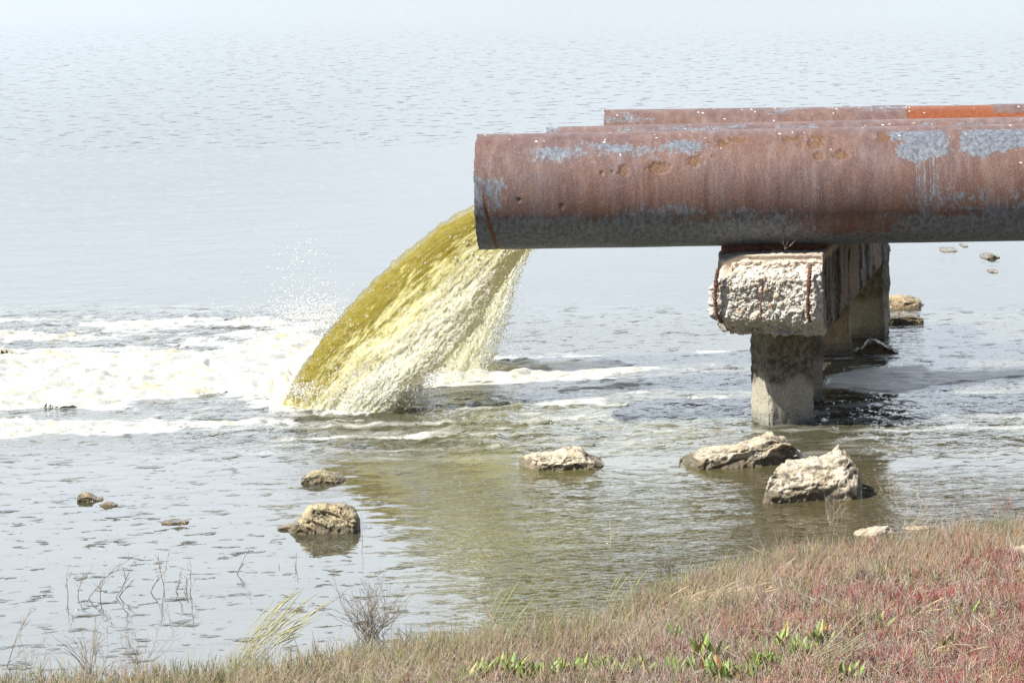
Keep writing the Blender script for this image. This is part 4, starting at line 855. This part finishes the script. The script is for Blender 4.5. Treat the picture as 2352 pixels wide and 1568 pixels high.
grass('straw tuft between the broad leafy plant and the white stone', 1960, 1440, 9, .16, 1.4, TT, 619, .06)
# leafy plants
def leafy(label, px, py, n, L, seed, wdt=.0072, spread=.45):
    rr = np.random.default_rng(seed); B = ground_pt(px, py); mb = MB()
    for k in range(int(n*1.6)):
        az = rr.uniform(0, 2*np.pi); l = L*1.75*rr.uniform(.55, 1.1); tl = spread*rr.uniform(.2, 1.2); h = np.array([math.cos(az), math.sin(az), 0]); w_ = wdt*rr.uniform(.7, 1.2)
        base_ = B+np.array([rr.normal(0, .015), rr.normal(0, .012), 0]); sdv = np.array([-h[1], h[0], 0]); sdv = sdv*.6+np.array([.8, 0, 0])*rr.choice([-1, 1])*.4; sdv /= np.linalg.norm(sdv)
        m_ = 8; P = []; ang0 = tl
        cur = base_.copy(); rows = []
        for q in range(m_+1):
            f = q/m_; wv = w_*math.sin(math.pi*min(1, f*.93+.07))**.8*(1-f*.25)+.0006; fold = .25*wv
            rows += [cur-sdv*wv+np.array([0, 0, fold]), cur+h*-.0006, cur+sdv*wv+np.array([0, 0, fold])]
            a = ang0+f*tl*.9; cur = cur+(h*math.sin(a)+np.array([0, 0, math.cos(a)]))*l/m_
        rows = np.array(rows); c = np.array(rr.choice([0, 1, 2], p=[.55, .35, .1]) == 0) 
        pick = rr.random(); colr = (.16, .30, .035) if pick < .55 else ((.25, .36, .07) if pick < .88 else ((.42, .42, .12) if pick < .96 else (.48, .20, .07)))
        mb.add(rows, gridq(m_+1, 3), None, np.array(colr)*rr.uniform(.8, 1.2)); mb.add(rows-np.array([0, .0007, .0004]), gridq(m_+1, 3)[:, ::-1], None, np.array(colr)*.95)
    return tag(mb.build('leafy_plant', plant_mat), label, 'plant', 'broad leafed green plants on the bank')
for i, (a, b, n_, L_, lb) in enumerate([
    (1105, 1568, 9, .05, 'small green leafy plant lowest left of the leafy row'), (1165, 1568, 14, .065, 'upright leafy plant second from the left in the bottom row'), (1215, 1568, 12, .05, 'leafy plant beside the upright one in the bottom row'),
    (1295, 1575, 13, .055, 'low leafy plant in the middle of the bottom row'), (1395, 1572, 10, .05, 'lone leafy plant just right of the middle of the bottom row'), (1620, 1530, 22, .065, 'tall bright leafy plant at the left of the broad group'),
    (1660, 1575, 14, .06, 'leafy plant at the bottom edge below the tall bright one'), (1755, 1565, 24, .06, 'broad leafy plant with orange leaves at the bottom edge'), (1800, 1500, 7, .06, 'slim leafy plant left of the broadest leafy one'), (1830, 1530, 16, .06, 'leafy plant below the white stone'),
    (1885, 1490, 20, .055, 'broadest leafy plant, in front of the white stone'), (1945, 1575, 12, .05, 'pale leafy plant at the bottom edge, right of the orange leaved one'), (2035, 1345, 6, .065, 'single green sprout on the upper bank by the straw tufts'), (2050, 1395, 5, .04, 'small dark green sprout under the single green sprout'),
    (2165, 1500, 6, .05, 'small leafy sprout in the deep red plants'), (1560, 1480, 5, .05, 'single narrow sprout left of the small whitish stone'), (2010, 1460, 7, .05, 'yellowish sprout right of the white stone'), (2455-10-100, 1570, 9, .05, 'leafy plant nearest the bottom right corner'),
    (1470, 1560, 9, .045, 'small leafy plant between the middle one and the tall bright one'), (2210, 1430, 5, .045, 'yellow green sprout high among the red plants at the right')]):
    leafy(lb, a, b, n_, L_, 700+i)
rl = np.random.default_rng(91)
ORD = 'first second third fourth fifth sixth seventh eighth ninth tenth eleventh twelfth thirteenth fourteenth fifteenth sixteenth seventeenth eighteenth nineteenth twentieth twenty-first twenty-second'.split()
for i in range(22):
    leafy('%s small leafy plant from the left in the bottom green strip' % ORD[i], 1060+i*36+rl.uniform(-11, 11), 1572+rl.uniform(-18, 10), int(rl.integers(5, 12)), .05, 750+i)
bush('weed', 'tiny dry weed growing on the cap beam under the nearest pipe', 'weed', 1800, 1000, 1, .01, DK, 0, seed=1) if False else None
mb = MB(); rr = np.random.default_rng(4)
for a, b, L, le in ((1803, 574, .06, -.15), (1804, 574, .055, .5), (1803, 574, .035, .1)):
    twig(mb, PY(a, b, 13.07), np.array([le, -.15, 1.]), L, .0011, 1, rr, (.28, .22, .17), .35, 5)
tag(mb.build('weed', plant_mat), 'tiny dry weed growing on the cap beam under the nearest pipe', 'weed')
